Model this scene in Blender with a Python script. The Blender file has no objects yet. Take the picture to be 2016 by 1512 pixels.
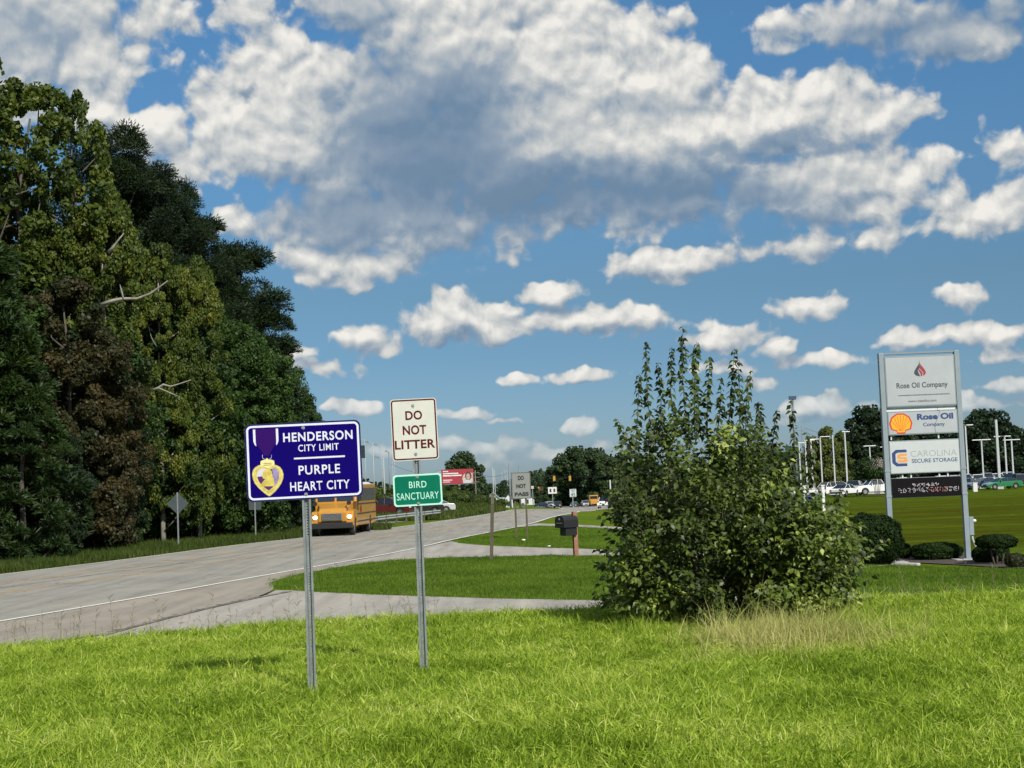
import bpy, bmesh, math, random
import numpy as np
from mathutils import Vector, Matrix, Euler
R = math.radians
random.seed(7); rng = np.random.default_rng(7)
SC = bpy.context.scene
COL = SC.collection

# ------------------------------------------------------------------ camera
F_PX = 3000.0            # focal length in pixels of the 2016 px wide photograph
EYE = 1.75
HOR = 955.0              # horizon row at the picture's centre column
PITCH = math.atan((HOR - 756.0) / F_PX)
ROLL = R(2.3)
fwd = Vector((0, math.cos(PITCH), math.sin(PITCH)))
right0 = Vector((1, 0, 0)); up0 = right0.cross(fwd)
cam_right = right0 * math.cos(ROLL) + up0 * -math.sin(ROLL)
cam_up = right0 * math.sin(ROLL) + up0 * math.cos(ROLL)
cd = bpy.data.cameras.new('camera'); cam = bpy.data.objects.new('camera', cd); COL.objects.link(cam)
cd.sensor_width = 36.0; cd.lens = 36.0 * F_PX / 2016.0
cd.clip_start = 0.1; cd.clip_end = 12000
m3 = Matrix((cam_right, cam_up, -fwd)).transposed()
cam.matrix_world = Matrix.Translation((0, 0, EYE)) @ m3.to_4x4()
SC.camera = cam

def ray(px, py):
    """direction of a photograph pixel, scaled so its world y is 1"""
    d = fwd * F_PX + cam_right * (px - 1008.0) - cam_up * (py - 756.0)
    return d / d.y

# ------------------------------------------------------------------ sun, world, exposure
SUN_TRAVEL_AZ = Vector((-0.46, 0.89)).normalized()
SUN_EL = 38.0
sd = bpy.data.lights.new('sun', 'SUN'); sd.energy = 4.2; sd.angle = R(0.6); sd.color = (1.0, 0.955, 0.87)
sun = bpy.data.objects.new('sun', sd); COL.objects.link(sun)
tv = Vector((SUN_TRAVEL_AZ.x * math.cos(R(SUN_EL)), SUN_TRAVEL_AZ.y * math.cos(R(SUN_EL)), -math.sin(R(SUN_EL))))
sun.rotation_euler = tv.to_track_quat('-Z', 'Y').to_euler()
sun.location = (20, -40, 60)
SC.view_settings.view_transform = 'Standard'
SC.view_settings.look = 'None'
SC.view_settings.gamma = 1.0
SC.view_settings.use_curve_mapping = False
SC.view_settings.exposure = 0.3
SC.render.engine = 'CYCLES'
SC.cycles.max_bounces = 6; SC.cycles.diffuse_bounces = 3; SC.cycles.glossy_bounces = 2
SC.cycles.transmission_bounces = 3; SC.cycles.transparent_max_bounces = 6
SC.cycles.caustics_reflective = False; SC.cycles.caustics_refractive = False

world = bpy.data.worlds.new('World'); SC.world = world; world.use_nodes = True

def azel(px, py):
    d = ray(px, py).normalized()
    return math.degrees(math.atan2(d.x, d.y)), math.degrees(math.asin(d.z))

class NT:
    """small helper for building node trees"""
    def __init__(s, tree): s.t = tree
    def node(s, kind, **kw):
        n = s.t.nodes.new(kind)
        for k, v in kw.items(): setattr(n, k, v)
        return n
    def put(s, sock, v):
        if isinstance(v, bpy.types.NodeSocket): s.t.links.new(v, sock)
        elif v is not None:
            if hasattr(sock.default_value, '__len__') and not hasattr(v, '__len__'): v = [v] * len(sock.default_value)
            if hasattr(sock.default_value, '__len__') and len(sock.default_value) == 4 and len(v) == 3: v = (*v, 1)
            sock.default_value = v
    def math(s, op, a, b=None, c=None, clamp=False):
        n = s.node('ShaderNodeMath', operation=op, use_clamp=clamp)
        s.put(n.inputs[0], a); s.put(n.inputs[1], b)
        if c is not None: s.put(n.inputs[2], c)
        return n.outputs[0]
    def vec(s, op, a, b=None, c=None):
        n = s.node('ShaderNodeVectorMath', operation=op)
        s.put(n.inputs[0], a)
        if b is not None: s.put(n.inputs[1] if op != 'SCALE' else n.inputs['Scale'], b)
        if c is not None: s.put(n.inputs[2], c)
        return n.outputs['Value'] if op in ('LENGTH', 'DOT_PRODUCT', 'DISTANCE') else n.outputs[0]
    def noise(s, v, scale, detail=3, rough=0.5, dist=0.0, color=False, lac=2.0, dim='3D'):
        n = s.node('ShaderNodeTexNoise', noise_dimensions=dim); s.put(n.inputs['Vector'], v)
        n.inputs['Scale'].default_value = scale; n.inputs['Detail'].default_value = detail
        n.inputs['Roughness'].default_value = rough; n.inputs['Distortion'].default_value = dist
        n.inputs['Lacunarity'].default_value = lac
        return n.outputs['Color'] if color else n.outputs[0]
    def ramp(s, f, stops, interp='LINEAR'):
        n = s.node('ShaderNodeValToRGB'); s.put(n.inputs[0], f)
        cr = n.color_ramp; cr.interpolation = interp
        while len(cr.elements) < len(stops): cr.elements.new(0.5)
        for e, (p, c) in zip(cr.elements, stops):
            e.position = p; e.color = (*c, 1) if len(c) == 3 else c
        return n.outputs[0]
    def mix(s, f, a, b, mode='MIX'):
        n = s.node('ShaderNodeMix', data_type='RGBA', blend_type=mode)
        s.put(n.inputs[0], f); s.put(n.inputs[6], a); s.put(n.inputs[7], b)
        return n.outputs[2]
    def smooth(s, v, lo, hi, a=0.0, b=1.0):
        n = s.node('ShaderNodeMapRange', interpolation_type='SMOOTHSTEP')
        s.put(n.inputs[0], v); n.inputs[1].default_value = lo; n.inputs[2].default_value = hi
        n.inputs[3].default_value = a; n.inputs[4].default_value = b
        return n.outputs[0]

# cloud bodies: pixel centre, half width, half height above and below, weight
CLOUDS = [
 (560,180,140,100,150,1.0),(650,120,65,45,110,1.0),(480,250,105,90,80,1.0),(405,240,44,28,55,.8),(590,310,110,100,60,.95),
 (760,200,160,90,150,1.05),(900,110,200,190,200,1.1),(1110,110,180,160,190,1.1),(1290,150,115,85,130,1.05),(1150,10,80,80,90,1.0),
 (800,350,240,170,110,1.05),(1030,330,300,170,120,1.1),(1280,300,260,130,115,1.05),(1540,240,210,75,75,1.0),(1720,235,110,40,50,.8),
 (1610,375,200,75,55,1.0),(1720,405,120,40,35,.9),(1350,415,280,60,45,.92),(1150,400,230,70,50,.92),(740,440,180,90,70,.95),(930,440,170,70,60,.8),(640,400,90,60,60,.8),
 (700,20,140,60,50,.9),(1010,0,180,90,60,1.0),
 (60,70,170,160,110,1.0),(165,130,85,85,75,1.0),(200,225,65,45,50,.85),(315,40,105,70,60,.50),(275,105,45,40,40,.55),
 (310,250,60,35,60,.95),(375,330,60,50,40,.6),(470,445,50,38,35,.9),(560,460,80,40,30,.5),(500,25,70,40,30,.42),
 (1720,40,220,50,45,.9),(1900,75,150,50,40,.95),(1990,20,110,50,50,.85),(1560,75,70,22,22,.55),
 (1700,345,120,45,50,.95),(1950,410,120,50,50,.62),(1890,375,80,26,36,.5),(1990,300,50,40,40,.4),
 (690,530,115,38,28,.95),(600,510,80,32,30,.85),(1000,465,70,30,24,.65),(1320,520,112,26,28,.95),(1550,490,150,24,22,.62),(1700,482,100,26,24,.66),(1250,455,130,20,20,.5),(1850,450,120,26,24,.5),
 (905,645,108,50,26,1.0),(885,612,48,36,30,.95),(990,655,50,22,18,.8),(1150,635,150,34,26,.92),(1078,578,58,22,18,.95),(1260,625,55,22,18,.8),(1000,610,40,20,18,.6),
 (1590,602,56,28,24,.9),(1900,590,54,30,22,.9),(1425,668,75,26,20,.95),(1530,682,42,18,14,.8),(1640,712,82,20,15,.8),(1370,640,40,20,16,.6),
 (1795,665,72,22,15,.95),(1870,655,45,18,14,.8),(1950,660,90,26,16,.9),(700,670,75,30,22,.52),(625,728,70,22,17,.60),(575,698,60,18,13,.5),(740,690,40,16,12,.45),
 (1140,742,80,20,14,.88),(1020,748,28,14,11,.8),(690,805,52,16,12,.95),(915,822,58,18,12,.85),(985,830,40,8,6,.6),(1142,840,28,18,13,.85),
 (1625,805,58,22,15,.95),(1500,755,46,16,13,.6),(1975,703,56,18,14,.75),(2000,765,55,18,14,.8),(1985,800,60,12,9,.6),(1560,830,40,10,8,.5),
 (780,885,150,20,14,.55),(960,880,110,18,14,.5),(1080,900,130,22,16,.55),(1900,800,60,16,11,.6),(1440,725,60,16,12,.5),(1700,800,40,14,10,.5),
]
SHADES = [(850,300,230,200,1.0),(930,190,90,110,.7),(1080,385,380,80,1.0),(1300,380,330,60,.95),(700,420,190,80,.85),(770,150,70,70,.55),(950,450,200,50,.6),
 (1500,290,260,28,.65),(1520,430,260,30,.5),(60,50,160,80,.5),(1860,50,280,70,.7),(700,30,110,60,.55),(510,190,24,16,.75),(1250,215,120,30,.3),(580,345,90,30,.45),(1320,538,110,14,.3),(905,672,110,14,.4),(1150,660,150,14,.4),(1550,495,200,24,.35)]

def build_world():
    w = NT(world.node_tree); w.t.nodes.clear()
    tc = w.node('ShaderNodeTexCoord'); s = w.node('ShaderNodeSeparateXYZ'); w.put(s.inputs[0], tc.outputs['Generated'])
    az = w.math('MULTIPLY', w.math('ARCTAN2', s.outputs[0], s.outputs[1]), 57.2958)
    el = w.math('MULTIPLY', w.math('ARCSINE', s.outputs[2]), 57.2958)
    c = w.node('ShaderNodeCombineXYZ'); w.put(c.inputs[0], az); w.put(c.inputs[1], el)
    P = c.outputs[0]
    W, P0, az0, el0 = w, P, az, el
    sky = w.node('ShaderNodeTexSky', sky_type='NISHITA'); sky.sun_disc = False
    sky.sun_elevation = R(SUN_EL); sky.sun_rotation = math.atan2(-SUN_TRAVEL_AZ.x, -SUN_TRAVEL_AZ.y)
    sky.air_density = 1.0; sky.dust_density = 0.6; sky.ozone_density = 2.2
    SK = 0.085
    k = F_PX / 57.3
    def ell(x, y, rx, ry, grow):
        a, e = azel(x, y); return a, e, rx * grow / k, ry * grow / k
    BL = [(*ell(x, y + (rb - rt) * .5, rx, (rt + rb) * .5, 1.12), wt) for x, y, rx, rt, rb, wt in CLOUDS]
    SH = [(*ell(x, y, rx, ry, 1.25), wt) for x, y, rx, ry, wt in SHADES]
    def touching(lst, box, m):
        return [b for b in lst if b[0] + b[2] + m > box[0] and b[0] - b[2] - m < box[1] and b[1] + b[3] + m > box[2] and b[1] - b[3] - m < box[3]]
    def cell(box):
        """clouds of one patch of the sky; only the bodies that reach into it are evaluated"""
        inside = box is not None; edge = box is None or box[0] < -19 or box[1] > 19 or box[3] > 19
        g = bpy.data.node_groups.new('sky_patch', 'ShaderNodeTree')
        for nm, kd in (('P', 'Vector'), ('az', 'Float'), ('el', 'Float'), ('sky', 'Color')):
            g.interface.new_socket(nm, in_out='INPUT', socket_type='NodeSocket' + kd)
        g.interface.new_socket('out', in_out='OUTPUT', socket_type='NodeSocketShader')
        w = NT(g); gi = w.node('NodeGroupInput'); go = w.node('NodeGroupOutput')
        P, az, el, skyc = gi.outputs[0], gi.outputs[1], gi.outputs[2], gi.outputs[3]
        bl = touching(BL, box, 1.2) if inside else []
        shd = touching(SH, box, 2.0) if inside else []
        wv = w.vec('SUBTRACT', w.noise(P, 0.42, 2, .5, color=True, dim='2D'), (.5, .5, .5))
        wv2 = w.vec('SUBTRACT', w.noise(P, 1.5, 1, .5, color=True, dim='2D'), (.5, .5, .5))
        Q = w.vec('MULTIPLY_ADD', wv2, (.42, .34, 0), w.vec('MULTIPLY_ADD', wv, (.8, .6, 0), P))
        def body(q):
            acc = None
            for (a, e, rx, ry, wt) in bl:
                l = w.vec('LENGTH', w.vec('MULTIPLY_ADD', q, (1 / rx, 1 / ry, 0), (-a / rx, -e / ry, 0)))
                f = w.math('MULTIPLY_ADD', l, -wt * .9, wt * .9 + (.16 if wt >= .95 else 0))
                acc = f if acc is None else w.math('SMOOTH_MAX', acc, f, 0.14)
            return acc
        acc = body(Q); lift = 0.0
        if acc is not None:
            lift = w.math('SUBTRACT', body(w.vec('ADD', Q, (-.10, .48, 0))), acc)
        if edge:                                   # the same kind of broken cumulus goes on outside the frame
            far = w.noise(Q, 0.085, 3, .5, dim='2D')
            f = w.math('MINIMUM', w.math('MULTIPLY_ADD', far, 4.6, -2.25), .9)
            lim = w.math('MAXIMUM', w.smooth(w.math('ABSOLUTE', az), 19.5, 25.5), w.smooth(el, 19, 24))
            f = w.math('ADD', f, w.math('MULTIPLY_ADD', lim, 3.0, -3.0))
            acc = f if acc is None else w.math('MAXIMUM', acc, f)
        if acc is None: acc = -2.0
        QD = w.vec('MULTIPLY_ADD', wv, (.9, .6, 0), P)
        def detail(q, octaves):
            n1 = w.noise(q, 0.75, octaves, .54, dim='2D')
            b = None
            for sc, am in ((.62, .52), (1.7, .24)):
                vo = w.node('ShaderNodeTexVoronoi', feature='SMOOTH_F1', voronoi_dimensions='2D'); w.put(vo.inputs['Vector'], q)
                vo.inputs['Scale'].default_value = sc; vo.inputs['Smoothness'].default_value = .35
                t = w.math('MULTIPLY_ADD', vo.outputs['Distance'], -am, am * .42)
                b = t if b is None else w.math('ADD', b, t)
            return w.math('ADD', w.math('MULTIPLY_ADD', n1, 1.0, -.5), b)
        d1 = detail(QD, 8)
        F1 = w.math('ADD', acc, d1)
        sh = None
        if shd:
            wn = w.noise(P, .5, 5, .58, color=True, dim='2D')
            Q2 = w.vec('MULTIPLY_ADD', w.vec('SUBTRACT', wn, (.5, .5, .5)), (2.8, 2.0, 0), P)
            for (a, e, rx, ry, wt) in shd:
                l = w.vec('LENGTH', w.vec('MULTIPLY_ADD', Q2, (1 / rx, 1 / ry, 0), (-a / rx, -e / ry, 0)))
                f = w.math('MULTIPLY', w.smooth(l, 0.1, 1.25, 1, 0), wt)
                sh = f if sh is None else w.math('MAXIMUM', sh, f)
        if sh is None: sh = 0.0
        # crisp sunlit tops, soft ragged bases
        width = w.math('MULTIPLY_ADD', sh, .38, .27)
        t = w.math('DIVIDE', w.math('ADD', F1, .03), width, clamp=True)
        alpha = w.math('MULTIPLY', w.math('MULTIPLY', t, t), w.math('MULTIPLY_ADD', t, -2.0, 3.0))
        d2 = detail(w.vec('ADD', QD, (-.10, .34, 0)), 5)
        rel = w.math('SUBTRACT', d2, d1)
        rel = w.math('MULTIPLY', rel, w.math('MULTIPLY_ADD', sh, -.56, .66))
        br = w.math('SUBTRACT', .78, rel)
        br = w.math('MULTIPLY_ADD', sh, -.54, br)
        br = w.math('MULTIPLY_ADD', w.math('MAXIMUM', w.math('MINIMUM', lift, .5), -.5), -.34, br)
        thin = w.smooth(F1, .05, .7, -.10, .04)
        br = w.math('ADD', thin, br)
        br = w.math('MAXIMUM', br, .16)
        br = w.math('MULTIPLY', br, w.smooth(el, 2, 9, .88, 1.0), clamp=True)
        ccol = w.ramp(br, [(0.0, (.11, .19, .30)), (.28, (.165, .25, .36)), (.50, (.29, .36, .44)), (.72, (.54, .56, .56)), (1.0, (.88, .85, .79))])
        tint = w.ramp(w.math('MULTIPLY', el, 1 / 40), [(0.0, (.47, .61, .88)), (.06, (.38, .54, .78)), (.12, (.34, .50, .68)), (.18, (.37, .52, .63)), (.28, (.42, .64, .78)), (.42, (.45, .74, .90)), (1.0, (.70, .95, 1.05))])
        skc = w.mix(1.0, skyc, tint, 'MULTIPLY')
        cc = w.vec('SCALE', ccol, .84 / SK)
        al = w.math('MULTIPLY', alpha, w.smooth(el, -.5, 4.5, .25, .96))
        bg = w.node('ShaderNodeBackground'); w.put(bg.inputs[0], w.mix(al, skc, cc)); bg.inputs[1].default_value = SK
        w.put(go.inputs[0], bg.outputs[0])
        n = W.node('ShaderNodeGroup'); n.node_tree = g
        for i, v in enumerate((P0, az0, el0, sky.outputs[0])): W.put(n.inputs[i], v)
        return n.outputs[0]
    def pick(test, lo, hi):
        m = w.node('ShaderNodeMixShader'); w.put(m.inputs[0], test); w.put(m.inputs[1], lo); w.put(m.inputs[2], hi); return m.outputs[0]
    xs = [-26, -9, -3.5, 2, 7.5, 13, 26]; ys = [-2, 4.0, 6.5, 9.5, 26]
    out = cell(None)
    cols = []
    def column(x0, x1):
        o = cell((x0, x1, ys[-2], ys[-1]))
        for i in range(len(ys) - 3, -1, -1):
            o = pick(w.math('LESS_THAN', el, ys[i + 1]), o, cell((x0, x1, ys[i], ys[i + 1])))
        return o
    mid = column(xs[-2], xs[-1])
    for i in range(len(xs) - 3, -1, -1):
        mid = pick(w.math('LESS_THAN', az, xs[i + 1]), mid, column(xs[i], xs[i + 1]))
    inside = w.math('MULTIPLY', w.math('LESS_THAN', w.math('ABSOLUTE', az), 26.0),
                    w.math('MULTIPLY', w.math('LESS_THAN', el, 26.0), w.math('GREATER_THAN', el, -2.0)))
    res = pick(inside, out, mid)
    wo = w.node('ShaderNodeOutputWorld'); w.put(wo.inputs[0], res)
build_world()
world.cycles.sampling_method = 'MANUAL'; world.cycles.sample_map_resolution = 512

# ------------------------------------------------------------------ helpers: terrain and pixels
def ss(x, a, b):
    t = np.clip((np.asarray(x, float) - a) / (b - a), 0, 1); return t * t * (3 - 2 * t)

def G(X, Y):
    """height of the ground"""
    X = np.asarray(X, float); Y = np.asarray(Y, float)
    z = -0.15 * ss(Y, 8, 22) - 0.60 * ss(Y, 22, 27)
    z = z - .16 * ss(-X, 2.5, 8.5) * ss(Y, 14, 22) * (1 - ss(Y, 22, 27))
    z = z - 0.5 * ss(X, 2, 11) * ss(Y, 27, 46)
    s = X / np.maximum(Y, 30)
    fall = 3.6 * np.clip((Y - 140) / 270, 0, 1.05)
    road = 1 - ss(s, .05, .14)
    z = z - fall * road
    # grassy bank left of the road, further on
    z = z + 3.4 * np.exp(-((s + .052) / .030) ** 2) * ss(Y, 150, 230) * (1 - ss(Y, 300, 380))
    z = z + .05 * np.sin(X * .9 + 1) * np.sin(Y * .7) * (1 - ss(Y, 20, 24))
    return z

def g1(x, y): return float(G(x, y))

def gp(px, py, y0=6.0):
    """ground point under a photograph pixel"""
    d = ray(px, py); y = y0; step = .25; last = y
    while y < 1500:
        if EYE + d.z * y <= g1(d.x * y, y):
            a, b = last, y
            for _ in range(24):
                m = (a + b) / 2
                if EYE + d.z * m <= g1(d.x * m, m): b = m
                else: a = m
            return Vector((d.x * b, b, g1(d.x * b, b)))
        last = y; y += step; step = max(.25, y * .01)
    return Vector((d.x * 1500, 1500, g1(d.x * 1500, 1500)))

def gd(px, Y):
    """ground point at depth Y below/above pixel column px (column taken at the horizon there)"""
    d = ray(px, HOR - (px - 1008) * math.tan(ROLL))
    x = d.x * Y
    return Vector((x, Y, g1(x, Y)))

def at(px, py, Y):
    d = ray(px, py) * Y
    return Vector((d.x, Y, EYE + d.z))

def pm(Y): return F_PX / Y          # photograph pixels per metre at depth Y

# ------------------------------------------------------------------ helpers: objects
def tag(o, label=None, cat=None, group=None, kind=None):
    if label: o['label'] = label
    if cat: o['category'] = cat
    if group: o['group'] = group
    if kind: o['kind'] = kind
    return o

def empty(name, loc, rz=0, label=None, cat=None, group=None, parent=None):
    o = bpy.data.objects.new(name, None); COL.objects.link(o); o.location = loc; o.rotation_euler = (0, 0, rz)
    o.empty_display_size = .2
    if parent: o.parent = parent
    return tag(o, label, cat, group)

def link(name, me, parent=None, loc=None, mats=None, smooth=False):
    o = bpy.data.objects.new(name, me); COL.objects.link(o)
    if parent: o.parent = parent
    if loc is not None: o.location = loc
    if mats is not None and len(me.materials) == 0:
        for m in (mats if isinstance(mats, (list, tuple)) else [mats]): me.materials.append(m)
    if smooth:
        me.polygons.foreach_set('use_smooth', [True] * len(me.polygons))
    return o

def copy_tree(o, parent=None):
    c = o.copy(); COL.objects.link(c)
    if parent: c.parent = parent
    for ch in list(o.children): copy_tree(ch, c)
    return c

class MB:
    """collects boxes, tubes, prisms and loose faces into one mesh"""
    def __init__(s): s.v = []; s.f = []
    def add(s, vs, fs):
        k = len(s.v); s.v += [tuple(v) for v in vs]; s.f += [tuple(i + k for i in f) for f in fs]; return s
    def box(s, c, size, rz=0, taper=(1, 1)):
        cx, cy, cz = c; a, b, h = (q / 2 for q in size); ca, sa = math.cos(rz), math.sin(rz); vs = []
        for z, t in ((-h, (1, 1)), (h, taper)):
            for x, y in ((-a, -b), (a, -b), (a, b), (-a, b)):
                x *= t[0]; y *= t[1]
                vs.append((cx + x * ca - y * sa, cy + x * sa + y * ca, cz + z))
        return s.add(vs, [(3, 2, 1, 0), (4, 5, 6, 7), (0, 1, 5, 4), (1, 2, 6, 5), (2, 3, 7, 6), (3, 0, 4, 7)])
    def tube(s, pts, r, n=8, caps=True):
        pts = [Vector(p) for p in pts]; rs = r if isinstance(r, (list, tuple)) else [r] * len(pts); vs = []
        for i, p in enumerate(pts):
            t = (pts[min(i + 1, len(pts) - 1)] - pts[max(i - 1, 0)]).normalized()
            a = t.cross(Vector((0, 0, 1)) if abs(t.z) < .9 else Vector((1, 0, 0))).normalized(); b = t.cross(a)
            for k in range(n):
                w = 2 * math.pi * k / n; vs.append(p + (a * math.cos(w) + b * math.sin(w)) * rs[i])
        fs = [(i * n + k, (i + 1) * n + k, (i + 1) * n + (k + 1) % n, i * n + (k + 1) % n) for i in range(len(pts) - 1) for k in range(n)]
        if caps: fs += [tuple(range(n)), tuple(range((len(pts) - 1) * n + n - 1, (len(pts) - 1) * n - 1, -1))]
        return s.add(vs, fs)
    def prism(s, poly, a, b, axis='y'):
        """polygon (2D) extruded from a to b along axis; 'y': poly is (x,z); 'x': poly is (y,z); 'z': poly is (x,y)"""
        f = {'y': lambda p, t: (p[0], t, p[1]), 'x': lambda p, t: (t, p[0], p[1]), 'z': lambda p, t: (p[0], p[1], t)}[axis]
        n = len(poly)
        vs = [f(p, a) for p in poly] + [f(p, b) for p in poly]
        return s.add(vs, [tuple(range(n))[::-1], tuple(range(n, 2 * n))] + [(i, (i + 1) % n, n + (i + 1) % n, n + i) for i in range(n)])
    def mesh(s, name):
        me = bpy.data.meshes.new(name); me.from_pydata(s.v, [], s.f); me.update(); return me
    def build(s, name, mat, parent=None, loc=None, bevel=0, smooth=False, fix=True):
        me = s.mesh(name)
        if fix or bevel:
            bm = bmesh.new(); bm.from_mesh(me); bmesh.ops.recalc_face_normals(bm, faces=bm.faces)
            if bevel:
                es = [e for e in bm.edges if len(e.link_faces) == 2 and e.calc_face_angle(0) > .5]
                bmesh.ops.bevel(bm, geom=es, offset=bevel, segments=2, affect='EDGES', profile=.6, clamp_overlap=True)
            bm.to_mesh(me); bm.free()
        return link(name, me, parent, loc, mat, smooth)

# ------------------------------------------------------------------ materials
MATS = {}
def mat(name, color, rough=.6, metal=0.0, spec=None, vary=0.0, scale=4.0, bump=0.0, bscale=30.0, emit=None, color2=None, coat=0):
    if name in MATS: return MATS[name]
    m = bpy.data.materials.new(name); m.use_nodes = True; t = NT(m.node_tree)
    b = m.node_tree.nodes['Principled BSDF']; b.inputs['Roughness'].default_value = rough; b.inputs['Metallic'].default_value = metal
    if spec is not None: b.inputs['Specular IOR Level'].default_value = spec
    if coat: b.inputs['Coat Weight'].default_value = coat; b.inputs['Coat Roughness'].default_value = .08
    if vary or color2 is not None:
        tc = t.node('ShaderNodeTexCoord'); n = t.noise(tc.outputs['Object'], scale, 5, .6)
        if color2 is None:
            lo = tuple(max(0, c * (1 - vary)) for c in color); hi = tuple(min(1, c * (1 + vary)) for c in color)
        else: lo, hi = color, color2
        c = t.ramp(n, [(.3, lo), (.7, hi)]); t.put(b.inputs['Base Color'], c)
        t.put(b.inputs['Roughness'], t.math('MULTIPLY_ADD', n, .2, rough - .1))
    else: b.inputs['Base Color'].default_value = (*color, 1)
    if bump:
        tc = t.node('ShaderNodeTexCoord'); n = t.noise(tc.outputs['Object'], bscale, 5, .6)
        bn = t.node('ShaderNodeBump'); bn.inputs['Strength'].default_value = bump; bn.inputs['Distance'].default_value = .02
        t.put(bn.inputs['Height'], n); t.put(b.inputs['Normal'], bn.outputs[0])
    if emit:
        b.inputs['Emission Color'].default_value = (*emit[:3], 1); b.inputs['Emission Strength'].default_value = emit[3]
    MATS[name] = m; return m

def leaf_mat(name, lo, hi, trans=.3, rough=.55, spec=.3, yellow=None, big=.25, big_amt=.5):
    """foliage: each leaf has its own random shade, and clumps drift between two leaf colours"""
    m = bpy.data.materials.new(name); m.use_nodes = True; t = NT(m.node_tree); t.t.nodes.clear()
    a = t.node('ShaderNodeAttribute', attribute_name='var'); g = t.node('ShaderNodeNewGeometry')
    oi = t.node('ShaderNodeObjectInfo')
    n = t.noise(g.outputs['Position'], big, 3, .6)
    f = t.math('MULTIPLY_ADD', t.math('SUBTRACT', n, .5), big_amt * 3, a.outputs['Fac'])
    f = t.math('ADD', f, t.math('MULTIPLY_ADD', oi.outputs['Random'], .3, -.15))
    stops = [(0.05, lo), (.85, hi)]
    if yellow: stops = [(0.05, lo), (.7, hi), (.97, yellow)]
    c = t.ramp(f, stops)
    b = t.node('ShaderNodeBsdfPrincipled'); t.put(b.inputs['Base Color'], c); b.inputs['Roughness'].default_value = rough
    b.inputs['Specular IOR Level'].default_value = spec
    tr = t.node('ShaderNodeBsdfTranslucent'); t.put(tr.inputs[0], t.mix(1.0, c, (1.25, 1.35, .6), 'MULTIPLY'))
    mx = t.node('ShaderNodeMixShader'); mx.inputs[0].default_value = trans; t.put(mx.inputs[1], b.outputs[0]); t.put(mx.inputs[2], tr.outputs[0])
    o = t.node('ShaderNodeOutputMaterial'); t.put(o.inputs[0], mx.outputs[0]); return m

# ------------------------------------------------------------------ ground, road, drives
def lawn_material():
    m = bpy.data.materials.new('lawn'); m.use_nodes = True; t = NT(m.node_tree); b = m.node_tree.nodes['Principled BSDF']
    g = t.node('ShaderNodeNewGeometry'); p = g.outputs['Position']
    n1 = t.noise(p, 18, 4, .65); n2 = t.noise(p, .16, 4, .6); n3 = t.noise(p, 1.1, 4, .6)
    pm_ = t.vec('MULTIPLY', p, (.05, .6, 1)); n4 = t.noise(pm_, 1.0, 3, .5)    # noise bands stretched across the slope
    c1 = t.ramp(n1, [(.25, (.050, .096, .010)), (.5, (.092, .158, .017)), (.8, (.138, .205, .028))])
    c2 = t.ramp(n2, [(.38, (.88, .94, 1.0)), (.62, (1.35, 1.08, .9))])
    c = t.mix(1.0, c1, c2, 'MULTIPLY')
    c = t.mix(1.0, c, t.ramp(n3, [(.32, (.66, .76, .85)), (.68, (1.3, 1.2, 1.1))]), 'MULTIPLY')
    # the slope below the car lot is drier, olive brown turf
    s = t.node('ShaderNodeSeparateXYZ'); t.put(s.inputs[0], p)
    dry = t.math('MULTIPLY', t.smooth(s.outputs[1], 50, 62), t.smooth(s.outputs[0], 8, 14))
    dry = t.math('MULTIPLY', dry, t.smooth(n4, .38, .60, .05, 1.0))
    dry = t.math('MULTIPLY', dry, t.smooth(s.outputs[1], 125, 165, 1, .15))
    c = t.mix(dry, c, (.082, .096, .010))
    far = t.math('MULTIPLY', t.smooth(s.outputs[1], 50, 60), t.smooth(s.outputs[0], 8, 14)); c = t.mix(far, c, t.mix(1.0, c, (.72, .68, .62), 'MULTIPLY'))
    t.put(b.inputs['Base Color'], c); b.inputs['Roughness'].default_value = .9; b.inputs['Specular IOR Level'].default_value = .0
    bn = t.node('ShaderNodeBump'); bn.inputs['Strength'].default_value = .9; bn.inputs['Distance'].default_value = .06
    t.put(bn.inputs['Height'], n1); t.put(b.inputs['Normal'], bn.outputs[0]); return m
LAWN = lawn_material()

def spaced(seg):
    out = []
    for a, b, d in seg:
        n = max(1, int(round((b - a) / d))); out += list(np.linspace(a, b, n, endpoint=False))
    out.append(seg[-1][1]); return np.array(out)

def build_ground():
    pos = spaced([(0, 40, 1), (40, 100, 3), (100, 300, 12), (300, 800, 60), (800, 3000, 400)])
    xs = np.concatenate([-pos[::-1], pos[1:]])
    ys = np.concatenate([-spaced([(0, 40, 8), (40, 400, 60), (400, 3000, 650)])[::-1], spaced([(0, 14, 2), (14, 34, .4), (34, 100, 2), (100, 420, 5), (420, 900, 60), (900, 3000, 350)])[1:]])
    X, Y = np.meshgrid(xs, ys); Z = G(X, Y)
    v = np.stack([X, Y, Z], -1).reshape(-1, 3); nx = len(xs); ny = len(ys)
    i = np.arange(ny - 1)[:, None] * nx + np.arange(nx - 1)[None]; f = np.stack([i, i + 1, i + 1 + nx, i + nx], -1).reshape(-1, 4)
    me = bpy.data.meshes.new('ground'); me.from_pydata(v.tolist(), [], f.tolist())
    o = link('ground', me, mats=LAWN, smooth=True); tag(o, kind='structure')
build_ground()

def resample(pts, n):
    p = np.array([(q[0], q[1]) for q in pts], float)
    d = np.concatenate([[0], np.cumsum(np.hypot(*np.diff(p, axis=0).T))]); t = np.linspace(0, d[-1], n)
    return np.stack([np.interp(t, d, p[:, 0]), np.interp(t, d, p[:, 1])], 1)

def smooth_line(pts, n=60, it=3):
    p = resample(pts, n)
    for _ in range(it):
        q = p.copy(); q[1:-1] = (p[:-2] + 2 * p[1:-1] + p[2:]) / 4; p = q
    return p

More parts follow.
